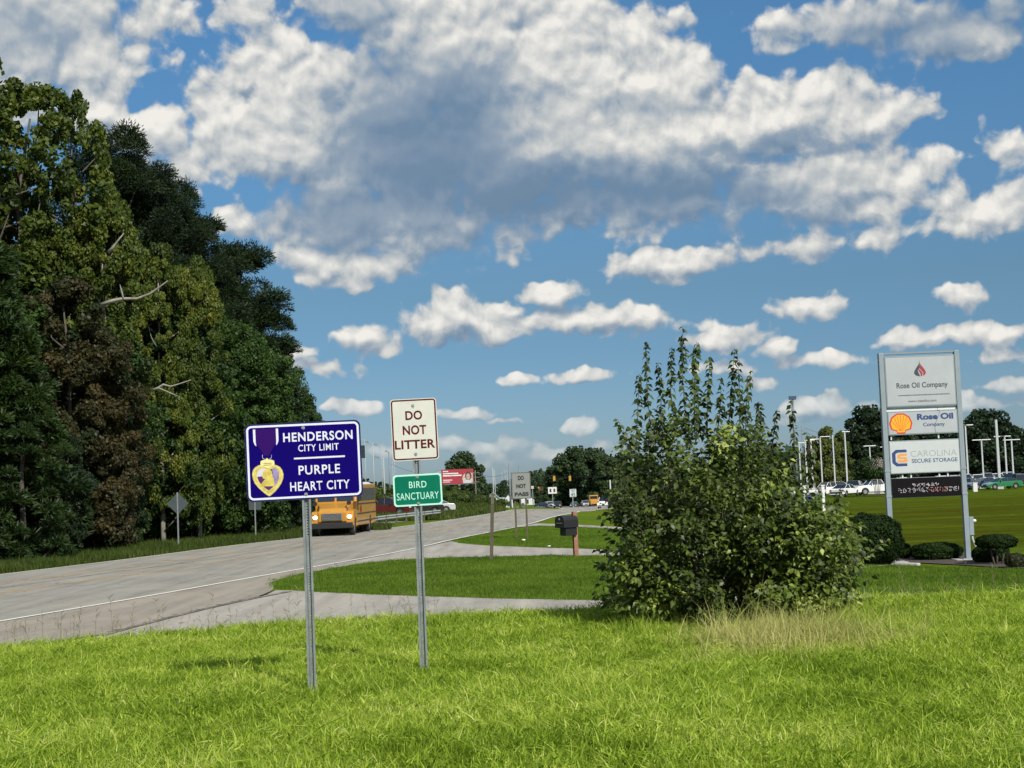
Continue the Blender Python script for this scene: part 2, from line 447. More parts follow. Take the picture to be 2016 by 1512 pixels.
def loft(a, b, n, m, off, name, material, kind='structure', parent=None, skirt=0, jag=0):
    """sheet lying on the ground between two plan polylines"""
    A = resample(a, n) if len(a) != n else np.array(a, float); B = resample(b, n) if len(b) != n else np.array(b, float)
    t = np.linspace(0, 1, m)[None, :, None]
    P = A[:, None] * (1 - t) + B[:, None] * t
    if jag:
        w = np.random.default_rng(n).normal(0, jag, (n, 2)); P[:, 0] += w; P[:, -1] += w[::-1] * .6
    Z = G(P[..., 0], P[..., 1]) + off
    v = np.concatenate([P, Z[..., None]], -1).reshape(-1, 3).tolist()
    f = [(i * m + k, i * m + k + 1, (i + 1) * m + k + 1, (i + 1) * m + k) for i in range(n - 1) for k in range(m - 1)]
    if skirt:
        ring = [(i, 0) for i in range(n)] + [(n - 1, k) for k in range(1, m)] + [(i, m - 1) for i in range(n - 2, -1, -1)] + [(0, k) for k in range(m - 2, 0, -1)]
        base = len(v); idx = [i * m + k for i, k in ring]
        for j in idx: v.append((v[j][0], v[j][1], v[j][2] - skirt))
        L = len(idx); f += [(idx[q], idx[(q + 1) % L], base + (q + 1) % L, base + q) for q in range(L)]
    me = bpy.data.meshes.new(name); me.from_pydata(v, [], f)
    bm = bmesh.new(); bm.from_mesh(me); bmesh.ops.recalc_face_normals(bm, faces=bm.faces)
    if sum(fc.normal.z for fc in bm.faces) < 0: bmesh.ops.reverse_faces(bm, faces=bm.faces)
    bm.to_mesh(me); bm.free()
    o = link(name, me, parent, None, material, True)
    return tag(o, kind=kind) if kind else o

def pave_mat(name, lo, hi, tint, cracks=.5, joints=None):
    m = bpy.data.materials.new(name); m.use_nodes = True; t = NT(m.node_tree); b = m.node_tree.nodes['Principled BSDF']
    g = t.node('ShaderNodeNewGeometry'); p = g.outputs['Position']
    n1 = t.noise(p, 55, 3, .7); n2 = t.noise(p, .35, 5, .65); n3 = t.noise(p, 4, 5, .65)
    # wear runs along the road
    rot = t.node('ShaderNodeMapping'); t.put(rot.inputs[0], p); rot.inputs['Rotation'].default_value = (0, 0, R(13)); rot.inputs['Scale'].default_value = (1.2, .06, 1)
    n4 = t.noise(rot.outputs[0], 1.6, 4, .6)
    f = t.math('MULTIPLY_ADD', n1, .22, t.math('MULTIPLY_ADD', n2, .22, t.math('MULTIPLY_ADD', n3, .2, t.math('MULTIPLY', n4, .36))))
    c = t.ramp(f, [(.38, lo), (.60, hi)])
    c = t.mix(t.smooth(n2, .45, .75, 0, .5), c, tint)
    w = t.noise(p, 1.2, 4, .6, color=True); q = t.vec('MULTIPLY_ADD', t.vec('SUBTRACT', w, (.5, .5, .5)), (1.1, 1.1, 0), p)
    vo = t.node('ShaderNodeTexVoronoi', feature='DISTANCE_TO_EDGE'); t.put(vo.inputs['Vector'], q); vo.inputs['Scale'].default_value = .22
    cr = t.math('MULTIPLY', t.smooth(vo.outputs['Distance'], .001, .006, 1, 0), t.smooth(t.noise(p, .5, 2), .48, .6))
    c = t.mix(t.math('MULTIPLY', cr, cracks), c, tuple(x * .35 for x in lo))
    t.put(b.inputs['Base Color'], c); b.inputs['Roughness'].default_value = .88; b.inputs['Specular IOR Level'].default_value = .25
    bn = t.node('ShaderNodeBump'); bn.inputs['Strength'].default_value = .35; bn.inputs['Distance'].default_value = .01
    t.put(bn.inputs['Height'], n1); t.put(b.inputs['Normal'], bn.outputs[0]); return m
ASPHALT = pave_mat('asphalt', (.195, .187, .162), (.345, .332, .290), (.345, .300, .240), .8)
SHOULD = pave_mat('shoulder', (.21, .185, .150), (.36, .325, .27), (.33, .28, .215), .4)
CONC = pave_mat('concrete', (.22, .205, .18), (.44, .41, .36), (.35, .30, .24), .9)
LOTM = pave_mat('lot_asphalt', (.20, .195, .185), (.28, .275, .26), (.26, .25, .23), .1)

def paint_mat(name, col, wear, base):
    m = bpy.data.materials.new(name); m.use_nodes = True; t = NT(m.node_tree); b = m.node_tree.nodes['Principled BSDF']
    g = t.node('ShaderNodeNewGeometry'); n = t.noise(g.outputs['Position'], 9, 6, .75); n2 = t.noise(g.outputs['Position'], .8, 3, .6)
    f = t.smooth(t.math('MULTIPLY_ADD', n2, .5, n), wear, wear + .16)
    t.put(b.inputs['Base Color'], t.mix(f, col, base)); b.inputs['Roughness'].default_value = .8; return m
WHITE_LINE = paint_mat('white_road_paint', (.78, .76, .70), .95, (.27, .26, .225))
YELLOW_LINE = paint_mat('faded_yellow_paint', (.60, .38, .15), .70, (.27, .255, .22))
TAR = paint_mat('tar_seal', (.05, .05, .05), .60, (.27, .26, .225))

def P2(px, py): q = gp(px, py, 22.5 if py < 1290 else 6); return (q.x, q.y)
near_px = [(0, 1225), (150, 1201), (300, 1175), (450, 1147), (600, 1120), (725, 1100), (840, 1076.5), (893, 1062), (967, 1048.5), (1009, 1040), (1050, 1031), (1086, 1019), (1137, 1009.5), (1173, 1004.5)]
far_px = [(0, 1132), (243, 1103), (451, 1075), (587, 1060.5), (726, 1046), (832, 1031.5), (899, 1022), (967, 1011.5), (1010, 1003.6), (1050, 998)]
nearL = [P2(*q) for q in near_px]; farL = [P2(*q) for q in far_px]
def extend(line, d, n0):
    p = Vector(line[n0]) ; q = Vector(line[0 if n0 == 0 else -1])
    return p
dn = (Vector(nearL[3]) - Vector(nearL[0])).normalized(); df = (Vector(farL[2]) - Vector(farL[0])).normalized()
nearL = [tuple(Vector(nearL[0]) - dn * 60), tuple(Vector(nearL[0]) - dn * 25)] + nearL
farL = [tuple(Vector(farL[0]) - dn * 70), tuple(Vector(farL[0]) - dn * 25)] + farL
nearL += [(18.5, 240), (22, 300), (25, 410), (26, 520)]
farL = [q for q in farL if q[1] < 190] + [(6.0, 225), (8.5, 290), (11, 410), (12, 520)]
NEAR = smooth_line(nearL, 220, 4); FAR = smooth_line(farL, 220, 4)
loft(FAR, NEAR, 220, 14, .03, 'road', ASPHALT)
def along(t, w, name, m, off, i0=0, i1=220, jag=0):
    a = FAR * (1 - t) + NEAR * t; d = np.gradient(a, axis=0); d /= np.linalg.norm(d, axis=1)[:, None]; nrm = np.stack([-d[:, 1], d[:, 0]], 1)
    o = loft((a + nrm * w / 2)[i0:i1], (a - nrm * w / 2)[i0:i1], i1 - i0, 2, off, name, m, jag=jag); return o
along(1.0, .14, 'edge_line', WHITE_LINE, .036)
along(.012, .12, 'edge_line', WHITE_LINE, .036)
for t_ in (.30, .322, .515, .537): along(t_, .11, 'lane_line', YELLOW_LINE, .036)
along(.405, .16, 'tar_seam', TAR, .0355, jag=.09)

# shoulder between the edge line and the joint with the concrete drive
joint_px = [(0, 1301), (208, 1252), (400, 1202), (520, 1174), (545, 1160), (533, 1147)]
joint = [P2(*q) for q in joint_px]
joint = [(-20, -25), (-17.5, 0), (-14.5, 14), (-11.0, 23.5), (-9.0, 26.6)] + joint[1:]
nl = [q for q in NEAR if q[1] < P2(578, 1124)[1]]
loft(nl, smooth_line(joint, 60, 2), 80, 6, .022, 'shoulder', SHOULD)
loft([P2(534, 1131.5), P2(575, 1124.8), P2(610, 1118.5), P2(645, 1113)], [P2(529, 1149), P2(570, 1137), P2(602, 1129), P2(645, 1116)], 16, 4, .024, 'shoulder', SHOULD)
# concrete drive in the foreground
isl1_low = [P2(*q) for q in [(531, 1147), (545, 1158), (620, 1166), (720, 1171), (800, 1174), (1000, 1180), (1250, 1184)]] + [(9.5, 35), (16, 34)]
d1_up = joint[:-2] + [P2(545, 1162)] + isl1_low[2:]
d1_low = [(d1_up[0][0] + 3, 26.5 - 30), (-22, 26.6), (-8, 26.6), (8, 26.6), (16, 26.6)]
d1_up = [q for q in d1_up]
loft(smooth_line(d1_up, 120, 0), smooth_line([(joint[0][0] + .5, joint[0][1]), (-17.0, 0), (-14.0, 14), (-10.6, 23.5), (-8.6, 26.7), (2, 26.7), (10, 26.7), (16, 26.7)], 120, 0), 120, 10, .014, 'driveway', CONC)
# dark broken joint with gravel
jp = smooth_line([P2(*q) for q in [(204, 1253), (208, 1252), (300, 1227), (400, 1202), (490, 1182), (573, 1166)]], 90, 2)
jr = np.random.default_rng(3)
jw = .10 + .07 * np.abs(jr.normal(0, 1, 90)); dj = np.gradient(jp, axis=0); dj /= np.linalg.norm(dj, axis=1)[:, None]; nj = np.stack([-dj[:, 1], dj[:, 0]], 1)
DIRT = paint_mat('joint_dirt', (.10, .09, .075), .72, (.29, .26, .215))
loft(jp + nj * jw[:, None], jp - nj * .05, 90, 3, .026, 'pavement_joint', DIRT)
# second drive, between the two grass islands
isl1_up = [P2(*q) for q in [(531, 1145), (600, 1129), (700, 1112), (780, 1104), (840, 1100), (1000, 1096), (1130, 1095), (1200, 1095)]] + [(7, 52), (9.5, 46)]
isl2_low = [P2(*q) for q in [(889, 1066), (905, 1070), (959, 1075), (1078, 1079.5), (1197, 1083.5)]] + [(9.5, 57), (13, 50)]
loft(smooth_line([P2(620, 1117), P2(725, 1100), P2(840, 1076.5)] + isl2_low, 80, 0), smooth_line(isl1_up[1:], 80, 0), 80, 8, .018, 'driveway', CONC)
# third drive further on
loft([P2(*q) for q in [(1030, 1035.5), (1058, 1031), (1120, 1033.3), (1217, 1038.2)]] + [(12, 90), (16, 88)],
     [P2(*q) for q in [(1010, 1039.5), (1058, 1035.5), (1120, 1037.4), (1217, 1042.5)]] + [(12, 86), (16, 84)], 40, 3, .02, 'driveway', CONC)
# car lot on the right, and the side street at the far junction
lotf = [gp(1640, 972), gp(1700, 973), gp(1830, 967), gp(1925, 962), gp(2016, 954)]
lf = [(q.x, q.y) for q in lotf]; lf = [(lf[0][0] - 8, lf[0][1] + 4)] + lf + [(lf[-1][0] + 80, lf[-1][1] + 10)]
LOT_EDGE = lf
loft(lf, [(x * 1.35, y + 130) for x, y in lf], 40, 20, .05, 'parking_lot', LOTM)
loft([(x, y - 1.0) for x, y in lf], lf, 40, 2, .10, 'kerb', mat('kerb_concrete', (.42, .41, .38), .85, vary=.15), skirt=.15)
loft([(-60, 425), (0, 418), (60, 412)], [(-60, 440), (0, 433), (60, 427)], 30, 4, .07, 'side_street', LOTM)
# thin concrete edging right of the shrub, and the mulch bed under the tall sign
loft([P2(*q) for q in [(1690, 1107), (1745, 1108.5), (1812, 1112)]], [P2(*q) for q in [(1690, 1110.5), (1745, 1112), (1812, 1114.5)]], 16, 2, .06, 'edging', mat('kerb_concrete', (.42, .41, .38), .85, vary=.15), skirt=.08)
MULCH = mat('mulch', (.035, .026, .02), .95, color2=(.09, .07, .055), scale=14, bump=.8, bscale=25)
loft([P2(*q) for q in [(1650, 1096), (1760, 1092), (1900, 1088), (2040, 1096)]], [P2(*q) for q in [(1650, 1106), (1760, 1107), (1900, 1114), (2040, 1122)]], 30, 8, .03, 'mulch_bed', MULCH)

# ------------------------------------------------------------------ lettering
FONT_CACHE = {}
def lettering(s, mat_, parent, u0, u1, v0, v1, W, H, y=-.003, bold=0.0, name='lettering', space=1.0, xoff=0, condensed=None):
    """one line of text fitted to the box (fractions of a W x H panel, origin top-left), panel faces -y"""
    c = bpy.data.curves.new('line', 'FONT'); c.body = s; c.size = 1; c.offset = bold; c.space_character = space; c.fill_mode = 'FRONT'; c.resolution_u = 4
    tmp = bpy.data.objects.new('tmp_text', c)
    me = bpy.data.meshes.new_from_object(tmp)
    bpy.data.objects.remove(tmp)
    n = len(me.vertices); co = np.empty(n * 3); me.vertices.foreach_get('co', co); co = co.reshape(-1, 3)
    lo, hi = co.min(0), co.max(0)
    x0, x1 = (u0 - .5) * W, (u1 - .5) * W; z1, z0 = (.5 - v0) * H, (.5 - v1) * H
    X = x0 + (co[:, 0] - lo[0]) / (hi[0] - lo[0]) * (x1 - x0); Z = z0 + (co[:, 1] - lo[1]) / (hi[1] - lo[1]) * (z1 - z0)
    out = np.stack([X, np.full(n, y), Z], 1)
    me.vertices.foreach_set('co', out.ravel()); me.materials.clear(); me.update()
    return link(name, me, parent, None, mat_)

def rrect(W, H, r, n=6, cx=0, cz=0):
    pts = []
    for sx, sz, a0 in ((1, 1, 0), (-1, 1, 90), (-1, -1, 180), (1, -1, 270)):
        for k in range(n + 1):
            a = R(a0 + 90 * k / n); pts.append((cx + sx * (W / 2 - r) + r * math.cos(a), cz + sz * (H / 2 - r) + r * math.sin(a)))
    return pts
def flat(poly, y, name, m, parent, thick=0):
    b = MB()
    if thick: b.prism(poly, y, y + thick)
    else: b.add([(p[0], y, p[1]) for p in poly], [tuple(range(len(poly)))])
    o = b.build(name, m, parent, fix=bool(thick))
    return o
def ring(W, H, r, w, y, name, m, parent, cx=0, cz=0):
    a = rrect(W, H, r, cx=cx, cz=cz); b = rrect(W - 2 * w, H - 2 * w, max(r - w, .002), cx=cx, cz=cz); n = len(a)
    q = MB(); q.add([(p[0], y, p[1]) for p in a + b], [(i, (i + 1) % n, n + (i + 1) % n, n + i) for i in range(n)])
    return q.build(name, m, parent, fix=False)

GALV = mat('galvanized_steel', (.30, .32, .33), .42, .55, vary=.16, scale=9, bump=.1, bscale=60)
BACKALU = mat('aluminium_sheet_back', (.055, .070, .072), .7, 0.0, spec=.1, vary=.1, scale=3)
BOLT = mat('bolt_steel', (.35, .35, .34), .4, .7)

def u_post(h, parent, lean=0.0, w=.080, d=.030, th=.004, pitch=.0254, loc=(0, 0, 0)):
    """galvanized U-channel post with its row of punched holes; back of the channel at +y"""
    fl = .019; wb = .030; b = MB()
    prof = [(-w / 2, 0), (-w / 2 + fl, 0), (-wb / 2, d), (wb / 2, d), (w / 2 - fl, 0), (w / 2, 0)]
    def strip(p, q):
        n = Vector((q[1] - p[1], -(q[0] - p[0]))).normalized() * th
        b.prism([p, q, (q[0] - n.x, q[1] - n.y), (p[0] - n.x, p[1] - n.y)], -.3, h, 'z')
    strip(prof[0], prof[1]); strip(prof[1], prof[2]); strip(prof[3], prof[4]); strip(prof[4], prof[5])
    hole = .0055
    b.prism([(-wb / 2, d), (-hole, d), (-hole, d + th), (-wb / 2, d + th)], -.3, h, 'z'); b.prism([(hole, d), (wb / 2, d), (wb / 2, d + th), (hole, d + th)], -.3, h, 'z')
    z = -.3
    while z < h:
        b.box((0, d + th / 2, z + pitch * .28), (hole * 2, th, pitch * .56)); z += pitch
    o = b.build('post', GALV, parent, loc=loc); return o

def bolt(parent, x, z, y=-.004, r=.011):
    b = MB(); b.prism([(x + r * math.cos(k * math.pi / 3), z + r * math.sin(k * math.pi / 3)) for k in range(6)], y - .008, y)
    b.prism([(x + r * 1.5 * math.cos(k * math.pi / 6), z + r * 1.5 * math.sin(k * math.pi / 6)) for k in range(12)], y - .002, y)
    return b.build('bolt', BOLT, parent)

def up_at(base, px, py):
    """world point over pixel (px,py) at the depth of base"""
    return at(px, py, base.y)

SIGN_BLUE = mat('sign_royal_blue', (.005, .001, .115), .5, spec=.03, vary=.08, scale=3)
SIGN_WHITE = mat('sign_white_film', (.62, .63, .72), .4, vary=.05, scale=6)
PANEL_WHITE = mat('weathered_white_film', (.53, .53, .47), .5, vary=.05, scale=5)
MAROON = mat('faded_maroon_ink', (.085, .006, .010), .5, spec=.1, vary=.2, scale=20)
SIGN_GREEN = mat('sign_green', (.002, .135, .080), .4, spec=.1, vary=.08, scale=4)
MINT = mat('mint_reflective', (.42, .72, .60), .4)

def city_sign():
    base = gp(615, 1362); Y = base.y; k = pm(Y)
    root = empty('city_limit_sign', base, 0, 'royal blue city limit sign with a purple heart medal on a galvanized post', 'road sign')
    c = up_at(base, 598.5, 907); yaw = R(8)
    W, H = 224 / k / math.cos(yaw), 152 / k
    u_post(up_at(base, 599, 832).z - base.z, root)
    pl = empty('sign_panel', (c.x - base.x, -.004, c.z - base.z), 0, parent=root)
    # the panel itself is the parent mesh of its print
    bpy.data.objects.remove(pl)
    p = flat(rrect(W, H, .055), -.005, 'sign_panel', mat('sign_dark_edge', (.012, .016, .05), .4), root, thick=.004)
    p.location = (c.x - base.x, -.002, c.z - base.z); p.rotation_euler = (0, R(-.7), yaw)
    flat(rrect(W - .012, H - .012, .050), -.0056, 'blue_field', SIGN_BLUE, p)
    ring(W - .030, H - .030, .048, .019, -.0062, 'white_border', SIGN_WHITE, p)
    lt = lambda s, a, b, cc, d, bold: lettering(s, SIGN_WHITE, p, a, b, cc, d, W, H, -.0066, bold, space=1.12)
    lt('HENDERSON', .329, .930, .130, .250, .022)
    lt('CITY LIMIT', .455, .805, .292, .380, .012)
    lt('PURPLE', .450, .808, .563, .682, .016)
    lt('HEART CITY', .372, .886, .770, .888, .016)
    q = lambda u, v: ((u - .5) * W, (.5 - v) * H)
    flat([q(.415, .456), (q(.855, .456)), q(.855, .478), q(.415, .478)], -.0066, 'rule', SIGN_WHITE, p)
    # medal: ribbon, hanger, gold heart with profile
    RIB = mat('ribbon_purple', (.028, .004, .105), .5, spec=.05); GOLD = mat('medal_gold', (.52, .42, .09), .45, vary=.25, scale=25)
    GOLD2 = mat('medal_pale_gold', (.70, .62, .26), .45); PUR = mat('enamel_purple', (.075, .012, .11), .35); LIL = mat('enamel_lilac', (.36, .32, .50), .4, color2=(.13, .045, .24), scale=9)
    rb = flat([q(.096, .066), q(.266, .066), q(.266, .235), q(.250, .285), q(.215, .375), q(.205, .41), q(.158, .41), q(.148, .375), q(.112, .285), q(.096, .235)], -.0064, 'ribbon', RIB, p)
    flat([q(.073, .068), q(.093, .068), q(.093, .235), q(.098, .285), q(.084, .268), q(.073, .22)], -.0067, 'stripe', SIGN_WHITE, rb)
    flat([q(.269, .068), q(.289, .068), q(.289, .22), q(.280, .262), q(.266, .285), q(.269, .235)], -.0067, 'stripe', SIGN_WHITE, rb)
    md = None
    HP = [(508, 850), (545, 836), (590, 832), (640, 845), (685, 872), (718, 922), (735, 985), (730, 1050), (705, 1115), (665, 1180), (615, 1240), (565, 1285), (530, 1312), (480, 1282), (425, 1235), (365, 1175), (315, 1110), (288, 1040), (280, 975), (292, 912), (325, 868), (372, 840), (425, 832), (470, 838)]
    zq = lambda x, y: ((x - (165 + 45 * (y - 235) / 1180)) / 1693, (y - (235 - 57 * (x - 165) / 1693)) / 1162)
    def heart(s, *a):
        return [q(*zq(508 + (x - 508) * s, 1040 + (y - 1040) * (s if y > 900 else s * .98))) for x, y in HP]
    md = flat(heart(1, .190, .720, .272, .425), -.0068, 'medal', GOLD, p)
    flat(heart(.925, .190, .718, .272, .425), -.0071, 'pale_rim', GOLD2, md); flat(heart(.885, .190, .718, .272, .425), -.0074, 'gold_band', GOLD, md)
    flat(heart(.70, .190, .716, .272, .425), -.0077, 'inner_rim', GOLD2, md); flat(heart(.675, .190, .716, .272, .425), -.0080, 'enamel', PUR, md)
    z2 = lambda x, y: ((x - (165 + 45 * (y - 235) / 1180)) / 1693, (y - (235 - 57 * (x - 165) / 1693)) / 1162)
    flat([q(*z2(*t)) for t in [(352, 1015), (356, 950), (385, 905), (430, 893), (475, 905), (500, 930), (440, 1010)]], -.0083, 'highlight', mat('enamel_pale', (.55, .53, .62), .35), md)
    flat([q(*z2(*t)) for t in [(570, 905), (600, 893), (640, 905), (668, 960), (668, 1040), (640, 1120), (600, 1165)]], -.0083, 'sheen', LIL, md)
    flat([q(*z2(*t)) for t in [(505, 905), (540, 912), (562, 935), (574, 985), (580, 1030), (596, 1045), (600, 1090), (604, 1160), (415, 1162), (415, 1122), (440, 1085), (466, 1056), (462, 1046), (436, 1046), (432, 1025), (420, 998), (436, 975), (432, 952), (455, 925), (480, 908)]], -.0086, 'profile', GOLD, md)
    cr = flat([q(*z2(*t)) for t in [(400, 850), (402, 785), (430, 770), (470, 760), (495, 735), (520, 760), (565, 765), (600, 782), (605, 845), (560, 862), (505, 890), (440, 862)]], -.0084, 'crest', GOLD2, md)
    for yy in (815, 840): flat([q(*z2(*t)) for t in [(445, yy), (560, yy - 3), (560, yy + 6), (445, yy + 9)]], -.0088, 'crest_bar', mat('medal_dark_line', (.14, .10, .02), .5), md)  # dark bars printed on the crest
    for dx in (430, 560):
        hg = MB()
        pts = [q(*z2(dx, 690)), q(*z2(dx, 735)), q(*z2(dx + (30 if dx < 500 else -30), 756))]
        hg.tube([(a[0], -.0088, a[1]) for a in pts], .0022, 5)
        hg.build('hanger_wire', SIGN_WHITE, md)
    bolt(p, *q(.505, .075), y=-.0066); bolt(p, *q(.505, .935), y=-.0066)
city_sign()

def litter_post():
    base = gp(835, 1322); k = pm(base.y); yaw = R(6)
    root = empty('litter_sign', base, 0, 'galvanized post carrying white DO NOT LITTER sign above green BIRD SANCTUARY sign', 'road sign')
    top = up_at(base, 816, 800)
    u_post(top.z - base.z, root)
    # white panel
    c = up_at(base, 816, 845.5); W, H = 90.5 / k / math.cos(yaw), 121.5 / k
    p = flat(rrect(W, H, .034), -.004, 'sign_panel', PANEL_WHITE, root, thick=.004); p['label'] = 'white DO NOT LITTER panel with maroon lettering'
    p.location = (c.x - base.x, -.004, c.z - base.z); p.rotation_euler = (0, R(-1.0), yaw)
    ring(W - .016, H - .016, .030, .015, -.0046, 'maroon_border', MAROON, p)
    for s, a, b, cc, d in (('DO', .318, .682, .195, .345), ('NOT', .245, .755, .432, .585), ('LITTER', .060, .932, .668, .812)):
        lettering(s, MAROON, p, a, b, cc, d, W, H, -.005, .028, space=1.05)
    q = lambda u, v: ((u - .5) * W, (.5 - v) * H)
    bolt(p, *q(.49, .115), y=-.005); bolt(p, *q(.50, .90), y=-.005)
    RUST = mat('bolt_stain', (.30, .27, .21), .7)
    for v in (.115, .90): flat([q(.487, v), q(.513, v), q(.506, v + .05), q(.494, v + .045)], -.0048, 'stain', RUST, p)
    # green panel
    c = up_at(base, 822.5, 964.5); W, H = 95 / k / math.cos(yaw), 62 / k
    p = flat(rrect(W, H, .034), -.004, 'sign_panel', MINT, root, thick=.004); p['label'] = 'green BIRD SANCTUARY panel with mint border'
    p.location = (c.x - base.x, -.006, c.z - base.z); p.rotation_euler = (0, R(-1.0), yaw)
    flat(rrect(W - .034, H - .034, .026), -.0046, 'green_field', SIGN_GREEN, p)
    lettering('BIRD', MINT, p, .325, .685, .225, .432, W, H, -.0052, .006, space=1.1)
    lettering('SANCTUARY', MINT, p, .065, .925, .575, .800, W, H, -.0052, .002, space=1.08)
    q = lambda u, v: ((u - .5) * W, (.5 - v) * H)
    bolt(p, *q(.50, .09), y=-.0052); bolt(p, *q(.50, .93), y=-.0052)
litter_post()

# ------------------------------------------------------------------ vegetation
def quads_mesh(name, V, var, material, nper=4):
    """V: (n, nper, 3) leaves, var: (n,) random shade"""
    n = len(V); me = bpy.data.meshes.new(name)
    me.vertices.add(n * nper); me.vertices.foreach_set('co', V.reshape(-1).astype(np.float32))
    me.loops.add(n * nper); me.loops.foreach_set('vertex_index', np.arange(n * nper, dtype=np.int32))
    me.polygons.add(n); me.polygons.foreach_set('loop_start', np.arange(0, n * nper, nper, dtype=np.int32))
    try: me.polygons.foreach_set('loop_total', np.full(n, nper, dtype=np.int32))
    except Exception: pass
    a = me.attributes.new('var', 'FLOAT', 'POINT'); a.data.foreach_set('value', np.repeat(var, nper).astype(np.float32))
    me.update(calc_edges=True); me.materials.append(material); return me

def unit(v): return v / np.maximum(np.linalg.norm(v, axis=-1, keepdims=True), 1e-9)

def leaves(C, N, size, rg, long=1.6, axis=None, droop=0.0):
    """diamond leaves at C facing roughly N"""
    n = len(C); size = np.broadcast_to(size, (n,))[:, None]
    if axis is None: axis = rg.normal(0, 1, (n, 3)); axis[:, 2] -= droop
    N = unit(N); a = unit(axis - (axis * N).sum(1, keepdims=True) * N); b = np.cross(N, a)
    h = size * long / 2; w = size / 2
    return np.stack([C - a * h, C + b * w - a * h * .1, C + a * h, C - b * w - a * h * .1], 1)

def sph(n, rg): return unit(rg.normal(0, 1, (n, 3)))

def crown_clumps(h, r, z0, n, rg, prof, bulge=.22):
    t = rg.uniform(0, 1, n) ** .9; ang = rg.uniform(0, 2 * math.pi, n)
    lump = 1 + bulge * np.sin(ang * 3 + t * 7 + rg.uniform(0, 6)) + bulge * .6 * np.sin(ang * 5 - t * 11)
    rr = r * prof(t) * lump * rg.uniform(.35, 1, n) ** .45
    return np.stack([rr * np.cos(ang), rr * np.sin(ang), z0 + t * (h - z0)], 1)

def broadleaf_crown(name, h, r, z0, n_cl, per, leaf, seed, m, rc=(.7, 1.35), prof=None):
    rg = np.random.default_rng(seed)
    prof = prof or (lambda t: np.sqrt(np.clip(1 - (2 * t ** 1.15 - .85) ** 2 / 1.35, .03, 1)))
    C = crown_clumps(h, r, z0, n_cl, rg, prof)
    k = rg.uniform(rc[0], rc[1], n_cl); cv = rg.normal(0, .14, n_cl)
    idx = np.repeat(np.arange(n_cl), per); d = sph(len(idx), rg); d[:, 2] = d[:, 2] * .9 + .12
    rad = (k[idx] * rg.uniform(.35, 1.08, len(idx)) ** .5)[:, None]
    pos = C[idx] + d * rad * np.array([1, 1, .9])
    N = unit(d + rg.normal(0, .75, d.shape) + np.array([0, 0, .15]))
    V = leaves(pos, N, leaf * rg.uniform(.7, 1.3, len(idx)), rg, 1.35, droop=.5)
    return quads_mesh(name, V, np.clip(.45 + cv[idx] + rg.normal(0, .16, len(idx)), 0, 1), m), C

def pine_crown(name, h, r, z0, n_cl, per, leaf, seed, m, rc=(.75, 1.25), prof=None):
    rg = np.random.default_rng(seed)
    prof = prof or (lambda t: np.clip(.55 + 1.1 * t - 1.55 * t ** 2.4, .10, 1))
    C = crown_clumps(h - .6, r, z0, n_cl, rg, prof, .3)
    k = rg.uniform(rc[0], rc[1], n_cl); cv = rg.normal(0, .15, n_cl)
    idx = np.repeat(np.arange(n_cl), per); d = sph(len(idx), rg); d[:, 2] = np.abs(d[:, 2]) * .9 - .25; d = unit(d)
    pos = C[idx] + d * (k[idx] * rg.uniform(.5, 1.05, len(idx)))[:, None] * np.array([1, 1, .8])
    ax = unit(d + rg.normal(0, .35, d.shape)); N = np.cross(ax, sph(len(idx), rg))
    V = leaves(pos, N, leaf * rg.uniform(.7, 1.2, len(idx)), rg, 4.2, axis=ax)
    return quads_mesh(name, V, np.clip(.45 + cv[idx] + rg.normal(0, .12, len(idx)), 0, 1), m), C

BARK = mat('bark_brown', (.045, .036, .028), .9, color2=(.11, .095, .075), scale=3, bump=.6, bscale=12)
PALE_BARK = mat('pale_bark', (.17, .155, .125), .85, color2=(.34, .32, .27), scale=2.5, bump=.4, bscale=10)
def trunk_mesh(h, z0, r0, C, seed, n_limbs=9, m=None):
    rg = np.random.default_rng(seed); b = MB(); bend = rg.normal(0, .25, (6, 2))
    pts = [(bend[i, 0] * i / 5, bend[i, 1] * i / 5, h * .93 * i / 5 - (0.4 if i == 0 else 0)) for i in range(6)]
    b.tube(pts, [r0 * (1.15 - i * .19) for i in range(6)], 8)
    pick = rg.choice(len(C), min(n_limbs, len(C)), replace=False)
    for j in pick:
        c = C[j]; zs = max(z0 * .6, min(h * .8, c[2] - rg.uniform(1, 3.2) * h / 20)); f = zs / (h * .93) * 5; i = min(4, int(f)); t = f - i
        s = np.array(pts[i]) * (1 - t) + np.array(pts[i + 1]) * t
        mid = (s + c) / 2 + rg.normal(0, .25, 3)
        b.tube([s, mid, c], [r0 * .32, r0 * .2, r0 * .07], 5)
    me = b.mesh('trunk'); me.materials.append(m or BARK); me.polygons.foreach_set('use_smooth', [True] * len(me.polygons)); return me

LEAF_YG = leaf_mat('sweetgum_leaves', (.022, .042, .007), (.088, .122, .014), yellow=(.165, .165, .022), big_amt=.35)
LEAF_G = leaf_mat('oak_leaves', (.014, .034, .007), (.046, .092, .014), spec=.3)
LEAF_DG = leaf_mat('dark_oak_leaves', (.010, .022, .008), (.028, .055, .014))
LEAF_PINE = leaf_mat('pine_needles', (.007, .015, .006), (.022, .040, .012), trans=.12, spec=.2)
LEAF_CEDAR = leaf_mat('young_pine_needles', (.011, .026, .006), (.030, .056, .009), trans=.15)
LEAF_RED = leaf_mat('browning_leaves', (.016, .032, .009), (.056, .044, .016), yellow=(.075, .06, .02), big_amt=.7)
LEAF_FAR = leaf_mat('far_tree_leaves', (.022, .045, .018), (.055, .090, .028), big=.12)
LEAF_HEDGE = leaf_mat('hedge_leaves', (.008, .020, .005), (.024, .046, .009), spec=.12)
LEAF_BRUSH = leaf_mat('brush_leaves', (.035, .055, .012), (.10, .13, .025))

